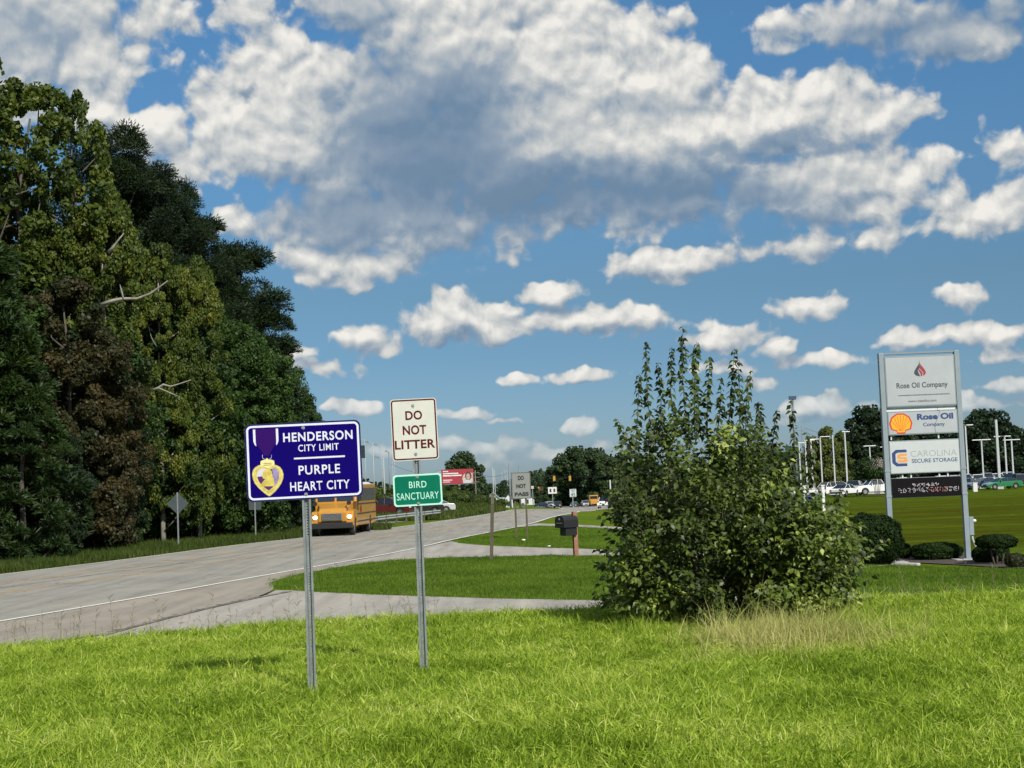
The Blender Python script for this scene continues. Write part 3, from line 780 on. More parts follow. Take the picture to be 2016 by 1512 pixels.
TREES = {}
def tree_kind(key):
    if key in TREES: return TREES[key]
    k = {
     'sweetgum':  lambda: (*broadleaf_crown('crown', 20, 4.3, 2.0, 290, 270, .165, 11, LEAF_YG, (.25, 1.05)), 20, 2, .26, PALE_BARK),
     'sweetgum2': lambda: (*broadleaf_crown('crown', 20, 3.6, 1.5, 260, 260, .165, 12, LEAF_YG, (.25, .95)), 20, 2, .22, PALE_BARK),
     'airy':      lambda: (*broadleaf_crown('crown', 20, 3.2, 10.5, 85, 110, .17, 13, LEAF_YG, (.25, .6)), 20, 8, .22, BARK),
     'oak':       lambda: (*broadleaf_crown('crown', 16, 4.4, 1.0, 310, 260, .155, 14, LEAF_G, (.25, 1.05)), 16, 2, .28, BARK),
     'oak2':      lambda: (*broadleaf_crown('crown', 16, 3.8, .6, 280, 260, .155, 15, LEAF_DG, (.25, 1.0)), 16, 2, .24, BARK),
     'redleaf':   lambda: (*broadleaf_crown('crown', 14, 2.9, .8, 240, 230, .15, 16, LEAF_RED, (.3, .75)), 14, 2, .2, BARK),
     'pine':      lambda: (*pine_crown('crown', 24, 4.4, 4.0, 220, 560, .06, 17, LEAF_PINE, (.8, 1.35), prof=lambda t: np.clip(1.0 - .70 * t ** 2.4, .1, 1)), 24, 6, .3, BARK),
     'pine2':     lambda: (*pine_crown('crown', 20, 3.0, 5.0, 120, 560, .06, 18, LEAF_PINE, (.7, 1.15), prof=lambda t: np.clip(.75 + .5 * t - .95 * t ** 3, .2, 1)), 20, 8, .26, BARK),
     'cedar':     lambda: (*pine_crown('crown', 14, 3.3, .3, 120, 380, .09, 19, LEAF_CEDAR, (.5, 1.0), prof=lambda t: np.clip(1.02 - .9 * t, .08, 1)), 14, 1, .2, BARK),
     'far':       lambda: (*broadleaf_crown('crown', 12, 4.6, .8, 70, 150, .48, 20, LEAF_FAR, (1.0, 1.7)), 12, 2, .25, BARK),
     'far2':      lambda: (*broadleaf_crown('crown', 12, 3.4, .6, 60, 150, .45, 21, LEAF_FAR, (.8, 1.5), prof=lambda t: np.clip(1.05 - .8 * t ** 1.6, .1, 1)), 12, 2, .25, BARK),
    }[key]()
    me, C, h, z0, r0, bark = k
    TREES[key] = (me, trunk_mesh(h, z0, r0, C, 5, 12, bark), h); return TREES[key]

def plant_tree(key, x, y, height, label, name='tree', group=None, wide=1.0, rot=None, cat='tree', sink=.1):
    cm, tm, h = tree_kind(key); s = height / h
    o = empty(name, (x, y, g1(x, y) - sink), rot if rot is not None else random.uniform(0, 6.28), label, cat, group)
    o.scale = (s * wide, s * wide, s)
    link('trunk', tm, o); link('crown', cm, o); return o

def tree_px(key, px, top, Y, label, **kw):
    g = gd(px, Y); z = EYE + ray(px, top).z * Y
    return plant_tree(key, g.x, g.y, z - g.z + .1, label, **kw)

FOREST = [  # kind, pixel column, pixel row of the top, depth, wide, name, label
 ('airy', 60, 168, 78, .95, 'sweetgum_tree', 'tall airy yellow-green tree whose thin top stands against the cloud at far left'),
 ('airy', -40, 120, 74, .9, 'sweetgum_tree', 'tall tree cut off by the left edge, topmost leaves beside the cloud'),
 ('airy', 160, 190, 80, .62, 'sweetgum_tree', 'slender leaning yellow-green treetop just left of the dark pine peak'),
 ('sweetgum', 20, 385, 80, .8, 'sweetgum_tree', 'yellow-green broadleaf tree at the far left below the airy treetop'),
 ('sweetgum2', 215, 388, 79, .70, 'sweetgum_tree', 'yellow-green tree with pointed top in front of the dark pine'),
 ('sweetgum', 105, 455, 78, .8, 'sweetgum_tree', 'yellow-green tree left of the one in front of the dark pine'),
 ('sweetgum', 320, 490, 84, .62, 'sweetgum_tree', 'yellow-green tree with bare pale limbs right of centre of the wood'),
 ('sweetgum2', 392, 520, 86, .62, 'sweetgum_tree', 'yellow-tipped tree touching the lower slope of the pine outline'),
 ('pine', 232, 240, 90, .92, 'pine_tree', 'tallest dark green pine forming the peak of the wood'),
 ('pine', 300, 305, 92, .9, 'pine_tree', 'dark pine just right of the tallest pine peak'),
 ('pine', 350, 350, 94, .85, 'pine_tree', 'dark pine halfway down the wood outline'),
 ('pine2', 405, 425, 96, .95, 'pine_tree', 'dark pine left of the notch with white cloud'),
 ('pine2', 478, 472, 104, 1.15, 'pine_tree', 'rounded dark pine right of the white cloud notch'),
 ('pine2', 525, 585, 105, 1.05, 'pine_tree', 'outermost dark pine with lopsided boughs against the sky'),
 ('pine', 470, 560, 106, .8, 'pine_tree', 'dark pine filling the wood below the rounded pine'),
 ('oak', 150, 600, 80, 1.0, 'oak_tree', 'mid green tree in the middle left of the wood'),
 ('redleaf', 140, 560, 72, .95, 'browning_tree', 'tree with reddish brown leaves near the left end of the wood'),
 ('redleaf', 208, 650, 75, .8, 'browning_tree', 'smaller brown-green tree right of the reddish tree'),
 ('cedar', -20, 470, 66, 1.1, 'young_pine', 'dark green young pine at the left edge of the picture'),
 ('cedar', 45, 640, 65, .9, 'young_pine', 'shorter dark green young pine in front of the left edge pine'),
 ('oak', 290, 600, 86, 1.05, 'oak_tree', 'broad green tree in the middle of the wood behind the diamond sign'),
 ('oak', 385, 620, 90, 1.0, 'oak_tree', 'green tree right of the middle of the wood'),
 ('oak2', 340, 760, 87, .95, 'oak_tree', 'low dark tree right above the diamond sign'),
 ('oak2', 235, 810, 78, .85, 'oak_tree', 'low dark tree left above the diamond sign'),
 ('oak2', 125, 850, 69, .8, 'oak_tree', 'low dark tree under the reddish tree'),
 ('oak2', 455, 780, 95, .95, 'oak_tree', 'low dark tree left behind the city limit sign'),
 ('oak', 465, 640, 92, .9, 'oak_tree', 'green tree standing in front of the rounded pine'),
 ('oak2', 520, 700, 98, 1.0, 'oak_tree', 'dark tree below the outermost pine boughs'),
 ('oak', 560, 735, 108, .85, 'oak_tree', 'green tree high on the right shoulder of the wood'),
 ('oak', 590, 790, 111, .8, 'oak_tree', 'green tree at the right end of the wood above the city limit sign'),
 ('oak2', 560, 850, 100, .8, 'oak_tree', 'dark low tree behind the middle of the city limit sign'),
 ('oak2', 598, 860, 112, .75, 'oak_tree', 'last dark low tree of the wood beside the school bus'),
 ('sweetgum', -160, 200, 80, 1.2, 'sweetgum_tree', None), ('oak', -120, 500, 68, 1.2, 'oak_tree', None), ('pine', -260, 180, 90, 1.1, 'pine_tree', None),
]
def build_forest():
    for key, px, top, Y, wide, nm, lab in FOREST:
        if lab is None: lab = {'sweetgum': 'yellow-green tree just outside the left edge of the picture', 'oak': 'green tree just outside the left edge of the picture', 'pine': 'dark pine furthest left outside the picture'}[key]
        tree_px(key, px, top, Y, lab, name=nm, group='trees of the roadside wood', wide=wide)
    for i, (key, nm, x, y, h, where) in enumerate([('oak', 'oak_tree', -31, 60, 18, 'nearest the left picture edge'), ('sweetgum2', 'sweetgum_tree', -33, 52, 20, 'with pale trunk, second beyond the left picture edge'), ('pine', 'pine_tree', -41, 58, 24, 'behind the second tree beyond the left picture edge'),
        ('oak2', 'oak_tree', -36, 43, 15, 'third beyond the left picture edge'), ('sweetgum', 'sweetgum_tree', -43, 46, 21, 'behind the third tree beyond the left picture edge'), ('oak', 'oak_tree', -40, 33, 17, 'fourth beyond the left picture edge'), ('pine', 'pine_tree', -49, 36, 23, 'behind the fourth tree beyond the left picture edge'), ('oak2', 'oak_tree', -44, 22, 16, 'furthest to the left along the road')]):
        plant_tree(key, x, y, h, f'tree of the roadside wood {where}', name=nm, group='trees of the roadside wood')
    # bare pale limbs reaching out of the foliage
    def limb(pts, Y, r, label):
        b = MB(); P = [at(x, y, Y - i * .12) for i, (x, y) in enumerate(pts)]
        o = P[0].copy(); Q = [p - o for p in P]
        b.tube(Q, [r * (1 - .8 * i / (len(Q) - 1)) for i in range(len(Q))], 6)
        return b, o
    sets = [([(200, 600), (222, 592), (243, 588), (270, 588), (296, 578), (318, 562), (330, 553)], [(243, 588), (240, 575), (236, 560)], 68.5, .10),
            ([(213, 497), (224, 486), (232, 474), (244, 459)], None, 74, .10),
            ([(300, 768), (312, 764), (322, 757), (336, 761), (352, 756), (376, 748)], [(312, 764), (336, 774), (356, 782)], 70.5, .08)]
    labs = ['long bare pale limb curving right out of the brown tree', 'short bare pale limb high in the yellow-green trees', 'forked bare pale limb low in the middle of the wood']
    for (pts, sub, Y, r), lab in zip(sets, labs):
        root = None
        b, o = limb(pts, Y, r, lab)
        bo = b.build('bare_limb', PALE_BARK, loc=o, smooth=True); tag(bo, lab, 'tree limb', 'bare limbs in the wood')
        if sub:
            b2 = MB(); b2.tube([at(x, y, Y - .3) - o for x, y in sub], [r * .5, r * .35, r * .12], 5); b2.build('twig', PALE_BARK, bo, smooth=True)
build_forest()

# understory along the foot of the wood
def bush_mesh(name, rx, rz, n, leaf, seed, m, lumps=9, spiky=0, tip=1.35):
    rg = np.random.default_rng(seed)
    C = np.stack([rg.normal(0, rx * .42, lumps), rg.normal(0, rx * .36, lumps), rg.uniform(.28, .72, lumps) * rz], 1)
    k = rg.uniform(.28, .48, lumps) * min(rx, rz); idx = rg.integers(0, lumps, n); d = sph(n, rg); d[:, 2] = d[:, 2] * .8 + .1
    pos = C[idx] + d * (k[idx] * rg.uniform(.3, 1.12, n) ** .6)[:, None]
    pos[:, 2] = np.maximum(pos[:, 2], .05)
    V = leaves(pos, unit(d + rg.normal(0, .6, d.shape) + [0, 0, .2]), leaf * rg.uniform(.6, 1.3, n), rg, tip, droop=.3)
    return quads_mesh(name, V, np.clip(.45 + rg.normal(0, .14, lumps)[idx] + rg.normal(0, .15, n), 0, 1), m)

ORD = 'first second third fourth fifth sixth seventh eighth ninth tenth eleventh twelfth thirteenth'.split()
def build_understory():
    ms = [bush_mesh('foliage', 1.6, 2.6, 3600, .15, 31, LEAF_G, 12), bush_mesh('foliage', 1.4, 2.2, 3400, .14, 32, LEAF_BRUSH, 10), bush_mesh('foliage', 1.5, 3.0, 3600, .15, 33, LEAF_CEDAR, 12, tip=3.0), bush_mesh('foliage', 1.6, 2.8, 3600, .14, 34, LEAF_DG, 12)]
    foot = [(-60, 66.5), (0, 68), (60, 70), (187, 79), (330, 90), (486, 100), (587, 104), (640, 118)]
    xs = np.arange(-80, 640, 21.0); r = random.Random(5)
    names = ['green', 'yellow-green', 'feathery', 'dark green']; cnt = {}
    for i, px in enumerate(xs):
        Y = np.interp(px, [f[0] for f in foot], [f[1] for f in foot]) + r.uniform(-1.2, 1.6)
        g = gd(px, Y); k = r.choice([0, 1, 1, 2, 3]) if px > 120 else r.choice([2, 2, 1, 0])
        where = 'at the wood foot far left' if px < 90 else 'left of the diamond sign' if px < 320 else 'around the diamond sign post' if px < 400 else 'below the city limit sign' if px < 560 else 'beside the school bus'
        cnt[where] = cnt.get(where, 0) + 1
        o = empty('shrub', (g.x, g.y, g.z - .05), r.uniform(0, 6.28), f'{names[k]} shrub, {ORD[cnt[where] - 1]} from the left of those {where}', 'shrub', 'shrubs along the foot of the wood')
        s = r.uniform(.75, 1.35) * (1.0 if px < 560 else .7); o.scale = (s, s, s * r.uniform(.8, 1.15)); link('foliage', ms[k], o)
build_understory()

# --- the big shrub in the foreground
STEM = mat('shrub_stems', (.05, .036, .026), .85, color2=(.13, .10, .075), scale=12)
LEAF_BUSH = leaf_mat('shrub_leaves', (.030, .048, .010), (.128, .180, .024), trans=.32, rough=.45, spec=.35, yellow=(.40, .45, .12), big=1.9, big_amt=.6)  # leaf tones; the palest also stands in for sunlit highlights
def build_big_shrub():
    base = gp(1400, 1214); base.y = 20.2; base = Vector((base.x, base.y, g1(base.x, base.y))); Y0 = base.y; k = pm(Y0)
    root = empty('large_shrub', base, 0, 'large leafy shrub with tall upright shoots on the near lawn', 'shrub')
    rg = np.random.default_rng(99); stems = MB(); LV = []; LVAR = []; SH = []
    def leafshape(C, ax, N, size, var, store):
        """six-cornered folded leaf, drooping at the tip"""
        N = unit(N); a = unit(ax - (ax * N).sum(1, keepdims=True) * N); b = np.cross(N, a); s = size[:, None]
        v = np.stack([C, C + a * s * .45 + b * s * .34 - N * s * .02, C + a * s * 1.0 - N * s * .42, C + a * s * .45 - b * s * .34 - N * s * .02, C + a * s * .45 + N * s * -.10], 1)
        store.append((v, var))
    top_env = [(1180, 1150), (1200, 1095), (1218, 1000), (1226, 900), (1238, 845), (1262, 790), (1300, 800), (1330, 800), (1375, 780), (1420, 790), (1462, 800), (1488, 865), (1530, 915), (1590, 962), (1640, 1020), (1675, 1095), (1700, 1130)]
    ex = [e[0] for e in top_env]; ey = [e[1] for e in top_env]
    # main mass: many leafy twigs whose ends fill the outline
    n = 3300; ends = []; tone = []
    cl = None
    while len(ends) < n:
        x = rg.uniform(1206, 1672); top = np.interp(x, ex, ey); low = np.interp(x, [1180, 1240, 1320, 1450, 1690], [1175, 1215, 1225, 1212, 1185])
        t = rg.uniform(0, 1) ** .85; y = low - (low - top) * t
        dens = float(np.interp(y, [790, 870, 980], [.12, .36, 1.0]))
        if x > 1540 and y < 1000: dens *= .42
        if rg.uniform() > dens: continue
        half = 1.45 * math.sqrt(max(.05, 1 - ((x - 1435) / 300) ** 2)) * (1.0 if y > 950 else .62)
        dy = rg.uniform(-1, 1); dy = math.copysign(abs(dy) ** .6, dy) * half
        p = at(x, y, Y0 + dy); kk = rg.integers(9, 22); sp = rg.uniform(.09, .17)
        ends += [p + Vector(rg.normal(0, sp, 3)) for _ in range(kk)]; tone += [rg.normal(0, .20)] * kk
    wood = []
    for e, tn in zip(ends, tone):
        e = np.array(e); rel = e - np.array(base); c = np.array([rel[0] * .35, rel[1] * .35, rel[2] * .45]) + np.array(base)
        d = unit(e - c); L = rg.uniform(.22, .48); s = e - d * L
        m = rg.integers(8, 15); t = np.linspace(.08, 1, m)
        ctr = s + (e - s) * t[:, None] + rg.normal(0, .012, (m, 3))
        side = sph(m, rg); ax = unit(np.cross(np.broadcast_to(d, (m, 3)), side) + d * .45 + np.array([0, 0, -.25])); N = unit(rg.normal(0, .45, (m, 3)) + np.array([.15, -.35, .85]))
        leafshape(ctr + ax * .02, ax, N, rg.uniform(.050, .105, m), np.clip(.42 + tn + rg.normal(0, .06) + rg.normal(0, .13, m) + (.12 if e[2] < base.z + 1.3 and rg.uniform() < .5 else 0), 0, 1), LV)  # some lower leaves lightened: sunlight put into their colour
        if rg.uniform() < .5: wood.append((s, e))
    # scaffold stems from the base
    for i in range(60):
        j = rg.integers(0, len(ends)); e = np.array(ends[j]); b0 = np.array(base) + np.array([rg.normal(0, .45), rg.normal(0, .3), -.1])
        b0[0] += (e[0] - base.x) * .30
        mid = (b0 + e) / 2 + np.array([(e[0] - base.x) * .12, 0, .15]) + rg.normal(0, .06, 3)
        stems.tube([b0, mid, e], [.016, .010, .004], 5)
    for s, e in wood[:700]: stems.tube([s, e], [.004, .0022], 3, caps=False)
    # upright shoots against the sky: (bottom x, y, top x, y)
    shoots = [(1285, 880, 1272, 672), (1300, 860, 1296, 712), (1330, 860, 1322, 682), (1352, 850, 1344, 640), (1368, 860, 1372, 672), (1392, 860, 1398, 702), (1410, 870, 1420, 742),
              (1432, 860, 1446, 684), (1455, 860, 1452, 700), (1468, 870, 1478, 728), (1252, 880, 1258, 735), (1235, 960, 1217, 826), (1560, 930, 1556, 788), (1520, 900, 1530, 806), (1500, 890, 1503, 838), (1262, 940, 1236, 838),
              (1380, 860, 1362, 700), (1600, 960, 1588, 850), (1490, 880, 1492, 790), (1640, 1010, 1655, 960)]
    SV = []
    for (x0, y0, x1, y1) in shoots:
        dy = rg.uniform(-.5, .5); a = np.array(at(x0, y0, Y0 + dy)); b = np.array(at(x1, y1, Y0 + dy)); mid = (a + b) / 2 + np.array([rg.normal(0, .03), 0, 0])
        stems.tube([a, mid, b], [.0075, .005, .002], 5)
        L = np.linalg.norm(b - a); m = int(L / .016); t = np.sort(rg.uniform(0, 1, m)); 
        ctr = np.where(t[:, None] < .5, a + (mid - a) * t[:, None] * 2, mid + (b - mid) * (t[:, None] * 2 - 1))
        ang = np.arange(m) * 2.4 + rg.uniform(0, 6); ax = np.stack([np.cos(ang), np.sin(ang) * .9, rg.uniform(.1, .5, m)], 1)
        N = unit(np.stack([np.cos(ang) * .55, np.sin(ang) * .55 - .15, np.ones(m)], 1) + rg.normal(0, .35, (m, 3)))
        sz = rg.uniform(.075, .13, m) * (1 - .35 * t ** 3)
        leafshape(ctr, unit(ax), N, sz, np.clip(rg.normal(.22, .12, m), 0, .6), SV)
    # the low spray reaching out to the right
    a = np.array(at(1640, 1140, Y0 - .6)); b = np.array(at(1748, 1063, Y0 - .8)); stems.tube([a, (a + b) / 2 + np.array([0, 0, .02]), b], [.007, .005, .002], 5)
    m = 46; t = np.linspace(.1, 1, m); ctr = a + (b - a) * t[:, None]; ang = np.arange(m) * 2.4
    leafshape(ctr, unit(np.stack([np.cos(ang) + .5, np.sin(ang), np.full(m, .4)], 1)), unit(rg.normal(0, .4, (m, 3)) + [0, -.4, 1]), rg.uniform(.06, .09, m), np.full(m, .75), LV)
    # loose outer twigs on the left silhouette
    for (x0, y0, x1, y1) in [(1240, 1050, 1196, 1040), (1250, 1000, 1205, 985), (1230, 1120, 1183, 1142), (1240, 1165, 1186, 1172), (1260, 950, 1212, 930), (1230, 1080, 1190, 1085), (1660, 1100, 1695, 1085), (1650, 1060, 1684, 1030), (1640, 1020, 1668, 985), (1250, 900, 1218, 880)]:
        dy = rg.uniform(-.4, .4); a = np.array(at(x0, y0, Y0 + dy)); b = np.array(at(x1, y1, Y0 + dy)); stems.tube([a, b], [.005, .002], 4)
        m = 16; t = np.linspace(.15, 1, m); ctr = a + (b - a) * t[:, None]; leafshape(ctr, unit(rg.normal(0, .8, (m, 3)) + (b - a) * 2), unit(rg.normal(0, .4, (m, 3)) + [0, -.3, 1]), rg.uniform(.05, .09, m), np.clip(rg.normal(.4, .15, m), 0, 1), LV)
    def to_mesh(store, nm):
        V = np.concatenate([s[0] for s in store]) - np.array(base); var = np.concatenate([s[1] for s in store]); n = len(V)
        me = bpy.data.meshes.new(nm); base_i = (np.arange(n) * 5)[:, None]
        tri = np.array([[0, 1, 4], [1, 2, 4], [2, 3, 4], [3, 0, 4]]).ravel()[None] + base_i
        me.vertices.add(n * 5); me.vertices.foreach_set('co', V.reshape(-1).astype(np.float32))
        me.loops.add(n * 12); me.loops.foreach_set('vertex_index', tri.ravel().astype(np.int32))
        me.polygons.add(n * 4); me.polygons.foreach_set('loop_start', np.arange(0, n * 12, 3, dtype=np.int32))
        at_ = me.attributes.new('var', 'FLOAT', 'POINT'); at_.data.foreach_set('value', np.repeat(var, 5).astype(np.float32))
        me.update(calc_edges=True); me.materials.append(LEAF_BUSH); return me
    # leaves of the shoots that stand against the sky are single parts, up to 300; the rest is one mass
    V = np.concatenate([s[0] for s in SV]); var = np.concatenate([s[1] for s in SV]); order = np.argsort(-V[:, 0, 2]); one = order[:290]; rest = order[290:]
    LV.append((V[rest], var[rest]))
    proto = bpy.data.meshes.new('leaf'); proto.from_pydata([(0, 0, 0), (.45, .34, -.02), (1.0, 0, -.42), (.45, -.34, -.02), (.45, 0, -.10)], [], [(0, 1, 4), (1, 2, 4), (2, 3, 4), (3, 0, 4)])
    a_ = proto.attributes.new('var', 'FLOAT', 'POINT'); a_.data.foreach_set('value', [.2] * 5); proto.materials.append(LEAF_BUSH)
    for i in one:
        q = V[i] - np.array(base); s = np.linalg.norm(q[2] - q[0]) / 1.085; b = unit(q[1] - q[3]); mid = (q[1] + q[3]) / 2
        a = unit(mid - q[0] ); N = np.cross(a, b); M = Matrix((a * s, b * s, N * s)).transposed().to_4x4(); M.translation = Vector(q[0])
        o = bpy.data.objects.new('leaf', proto); COL.objects.link(o); o.parent = root; o.matrix_local = M
    fo = link('foliage', to_mesh(LV, 'foliage'), root); fo['kind'] = 'stuff'
    sv = [tuple(Vector(v) - base) for v in stems.v]; stems.v = sv
    so = stems.build('stems', STEM, root, fix=False); so['kind'] = 'stuff'
build_big_shrub()

# --- clipped shrubs by the tall sign
def hedge_mesh(name, rx, ry, rz, n, leaf, seed, m, flat_top=0.0):
    rg = np.random.default_rng(seed); d = sph(n, rg); p = d.copy()
    bump = 1 + .05 * np.sin(d[:, 0] * 9 + seed) * np.sin(d[:, 2] * 8) + .04 * np.sin(d[:, 1] * 13)
    sup = (np.abs(d) ** 3.0).sum(1) ** (-1 / 3.0)          # boxier than a ball
    q = d * (sup * .55 + .45)[:, None] * (bump * rg.uniform(.86, 1.03, n))[:, None] * np.array([rx, ry, rz])
    q[:, 2] += rz; q = q[q[:, 2] > .02]; d = d[:len(q)] if False else unit(q - np.array([0, 0, rz]))
    V = leaves(q, unit(d + rg.normal(0, .5, d.shape)), leaf * rg.uniform(.7, 1.3, len(q)), rg, 1.4)
    return quads_mesh(name, V, np.clip(.45 + rg.normal(0, .2, len(q)), 0, 1), m)
def hedge(px, base_y, w_px, h_px, label, n, seed, m=LEAF_HEDGE, leaf=.06, name='clipped_shrub', back=.6):
    g = gp(px, base_y, 27); k = pm(g.y); rx = w_px / k / 2; q = (g.y + rx * back) / g.y if back < 0 else 1.0; rx *= q; rz = h_px / k / 2 * q
    o = empty(name, (g.x * q, g.y + rx * back, g.z - .03), 0, label, 'shrub', 'clipped shrubs by the tall sign')
    link('foliage', hedge_mesh('foliage', rx, rx * .85, rz, n, leaf, seed, m), o)
    b = MB(); b.tube([(0, 0, -.1), (0, 0, rz * 1.2)], [.04, .02], 6); b.build('stem', BARK, o, smooth=True); return o
hedge(1717, 1104, 122, 100, 'big round dark clipped shrub left of the tall sign', 17000, 41, back=-2.3)
hedge(1783, 1101, 24, 32, 'small round clipped shrub tucked beside the big round one', 2500, 42)
hedge(1852, 1103, 98, 34, 'low wide clipped shrub between the two sign posts', 9000, 43)
hedge(2004, 1119, 38, 30, 'low reddish brown shrub at the right edge of the picture', 3000, 44, LEAF_RED)
hedge(1958, 1108, 70, 36, 'dark shrub under the flat-topped one right of the tall sign', 5000, 46)
def flat_top_shrub():
    g = gp(1966, 1112, 27); k = pm(g.y)
    o = empty('flat_topped_shrub', (g.x, g.y, g.z - .03), 0, 'flat-topped dark shrub on bare stems right of the tall sign', 'shrub', 'clipped shrubs by the tall sign')
    rx = 38 / k; f = link('foliage', hedge_mesh('foliage', rx, rx * .8, 13 / k, 8000, .06, 45, LEAF_HEDGE), o); f.location = (0, .1, 34 / k)
    for x0, x1 in ((-.05, .0), (.06, .35), (-.1, -.3)):
        b = MB(); b.tube([(x0, 0, -.1), ((x0 + x1) / 2, 0, .45), (x1, 0, .85)], [.035, .025, .015], 6); b.build('stem', STEM, o, smooth=True)
flat_top_shrub()

# ------------------------------------------------------------------ grass
GRASS = None
def grass_material():
    m = bpy.data.materials.new('grass_blades'); m.use_nodes = True; t = NT(m.node_tree); t.t.nodes.clear()
    a = t.node('ShaderNodeAttribute', attribute_name='var'); g = t.node('ShaderNodeNewGeometry'); p = g.outputs['Position']
    n = t.noise(p, .55, 4, .6); n2 = t.noise(p, 3.5, 3, .6)
    f = t.math('ADD', t.math('MULTIPLY_ADD', t.math('SUBTRACT', n, .5), 1.3, a.outputs['Fac']), t.math('MULTIPLY_ADD', n2, .7, -.35))
    c = t.ramp(f, [(.0, (.090, .155, .010)), (.35, (.25, .365, .030)), (.70, (.45, .54, .085)), (1.0, (.63, .62, .24))])
    # a dried-out patch on the right
    s = t.node('ShaderNodeSeparateXYZ'); t.put(s.inputs[0], p)
    q = t.vec('MULTIPLY_ADD', p, (1 / 1.25, 1 / 1.3, 0), (-3.05 / 1.25, -16.6 / 1.3, 0)); l = t.vec('LENGTH', q)
    l = t.math('MULTIPLY_ADD', n2, 1.1, t.math('SUBTRACT', l, .55))
    c = t.mix(t.smooth(l, .35, 1.35, .5, 0), c, (.46, .43, .15))
    b = t.node('ShaderNodeBsdfPrincipled'); t.put(b.inputs['Base Color'], c); b.inputs['Roughness'].default_value = .6; b.inputs['Specular IOR Level'].default_value = .12
    tr = t.node('ShaderNodeBsdfTranslucent'); t.put(tr.inputs[0], t.mix(1.0, c, (1.2, 1.3, .6), 'MULTIPLY'))
    mx = t.node('ShaderNodeMixShader'); mx.inputs[0].default_value = .38; t.put(mx.inputs[1], b.outputs[0]); t.put(mx.inputs[2], tr.outputs[0])
    o = t.node('ShaderNodeOutputMaterial'); t.put(o.inputs[0], mx.outputs[0]); return m
GRASS = grass_material()
def tuft(n, rad, h, w, seed, lean=.5, m=None, seg=3):
    """a tuft of bent blades"""
    rg = np.random.default_rng(seed); a = rg.uniform(0, 6.28, n); r = rad * np.sqrt(rg.uniform(0, 1, n)); base = np.stack([r * np.cos(a), r * np.sin(a), np.full(n, -.01)], 1)
    H = h * rg.uniform(.45, 1.2, n); da = rg.uniform(0, 6.28, n); ln = np.abs(rg.normal(0, lean, n)) * H; dirv = np.stack([np.cos(da), np.sin(da), np.zeros(n)], 1)
    side = np.stack([-np.sin(da + rg.normal(0, .6, n)), np.cos(da), np.zeros(n)], 1); W = w * rg.uniform(.6, 1.3, n)
    vs = []
    for i in range(seg + 1):
        t = i / seg; c = base + dirv * (ln * t ** 1.8)[:, None] + np.array([0, 0, 1]) * (H * (t - .25 * t * t * np.minimum(ln / H, 1)))[:, None]
        ww = (W * (1 - t ** 1.5) / 2)[:, None]
        if i < seg: vs += [c - side * ww, c + side * ww]
        else: vs += [c]
    V = np.stack(vs, 1); k = V.shape[1]; f = []
    for j in range(n):
        o = j * k
        for i in range(seg - 1): f.append((o + 2 * i, o + 2 * i + 1, o + 2 * i + 3, o + 2 * i + 2))
        f.append((o + 2 * seg - 2, o + 2 * seg - 1, o + 2 * seg))
    me = bpy.data.meshes.new('tuft'); me.from_pydata(V.reshape(-1, 3).tolist(), [], f)
    at_ = me.attributes.new('var', 'FLOAT', 'POINT'); at_.data.foreach_set('value', np.repeat(np.clip(rg.normal(.42, .22, n), 0, 1), k).astype(np.float32))
    me.materials.append(m or GRASS); return me

def scatter(name, pts, sc, meshes, seed, kind='stuff', tilt=.12):
    """one ground-cover object: tufts instanced on points"""
    rg = np.random.default_rng(seed); n = len(pts)
    coll = bpy.data.collections.new(name + '_tufts')
    for i, me in enumerate(meshes): coll.objects.link(bpy.data.objects.new(f'{name}_tuft_{i}', me))
    me = bpy.data.meshes.new(name); me.vertices.add(n); me.vertices.foreach_set('co', pts.reshape(-1).astype(np.float32))
    a = me.attributes.new('rot', 'FLOAT_VECTOR', 'POINT'); a.data.foreach_set('vector', np.stack([rg.normal(0, tilt, n), rg.normal(0, tilt, n), rg.uniform(0, 6.28, n)], 1).ravel().astype(np.float32))
    a = me.attributes.new('scl', 'FLOAT', 'POINT'); a.data.foreach_set('value', np.asarray(sc, np.float32))
    a = me.attributes.new('pick', 'INT', 'POINT'); a.data.foreach_set('value', rg.integers(0, len(meshes), n).astype(np.int32))
    o = link(name, me); tag(o, kind=kind)
    ng = bpy.data.node_groups.new(name + '_scatter', 'GeometryNodeTree')
    ng.interface.new_socket('Geometry', in_out='INPUT', socket_type='NodeSocketGeometry'); ng.interface.new_socket('Geometry', in_out='OUTPUT', socket_type='NodeSocketGeometry')
    N = ng.nodes; gi = N.new('NodeGroupInput'); go = N.new('NodeGroupOutput'); ci = N.new('GeometryNodeCollectionInfo'); ci.inputs['Collection'].default_value = coll
    ci.inputs['Separate Children'].default_value = True; ci.inputs['Reset Children'].default_value = True
    mp = N.new('GeometryNodeMeshToPoints'); ip = N.new('GeometryNodeInstanceOnPoints'); ip.inputs['Pick Instance'].default_value = True
    def na(nm, ty):
        q = N.new('GeometryNodeInputNamedAttribute'); q.data_type = ty; q.inputs[0].default_value = nm; return q.outputs[0]
    L = ng.links; L.new(gi.outputs[0], mp.inputs[0]); L.new(mp.outputs[0], ip.inputs['Points']); L.new(ci.outputs[0], ip.inputs['Instance'])
    L.new(na('pick', 'INT'), ip.inputs['Instance Index']); L.new(na('rot', 'FLOAT_VECTOR'), ip.inputs['Rotation']); L.new(na('scl', 'FLOAT'), ip.inputs['Scale']); L.new(ip.outputs[0], go.inputs[0])
    md = o.modifiers.new('scatter', 'NODES'); md.node_group = ng; return o

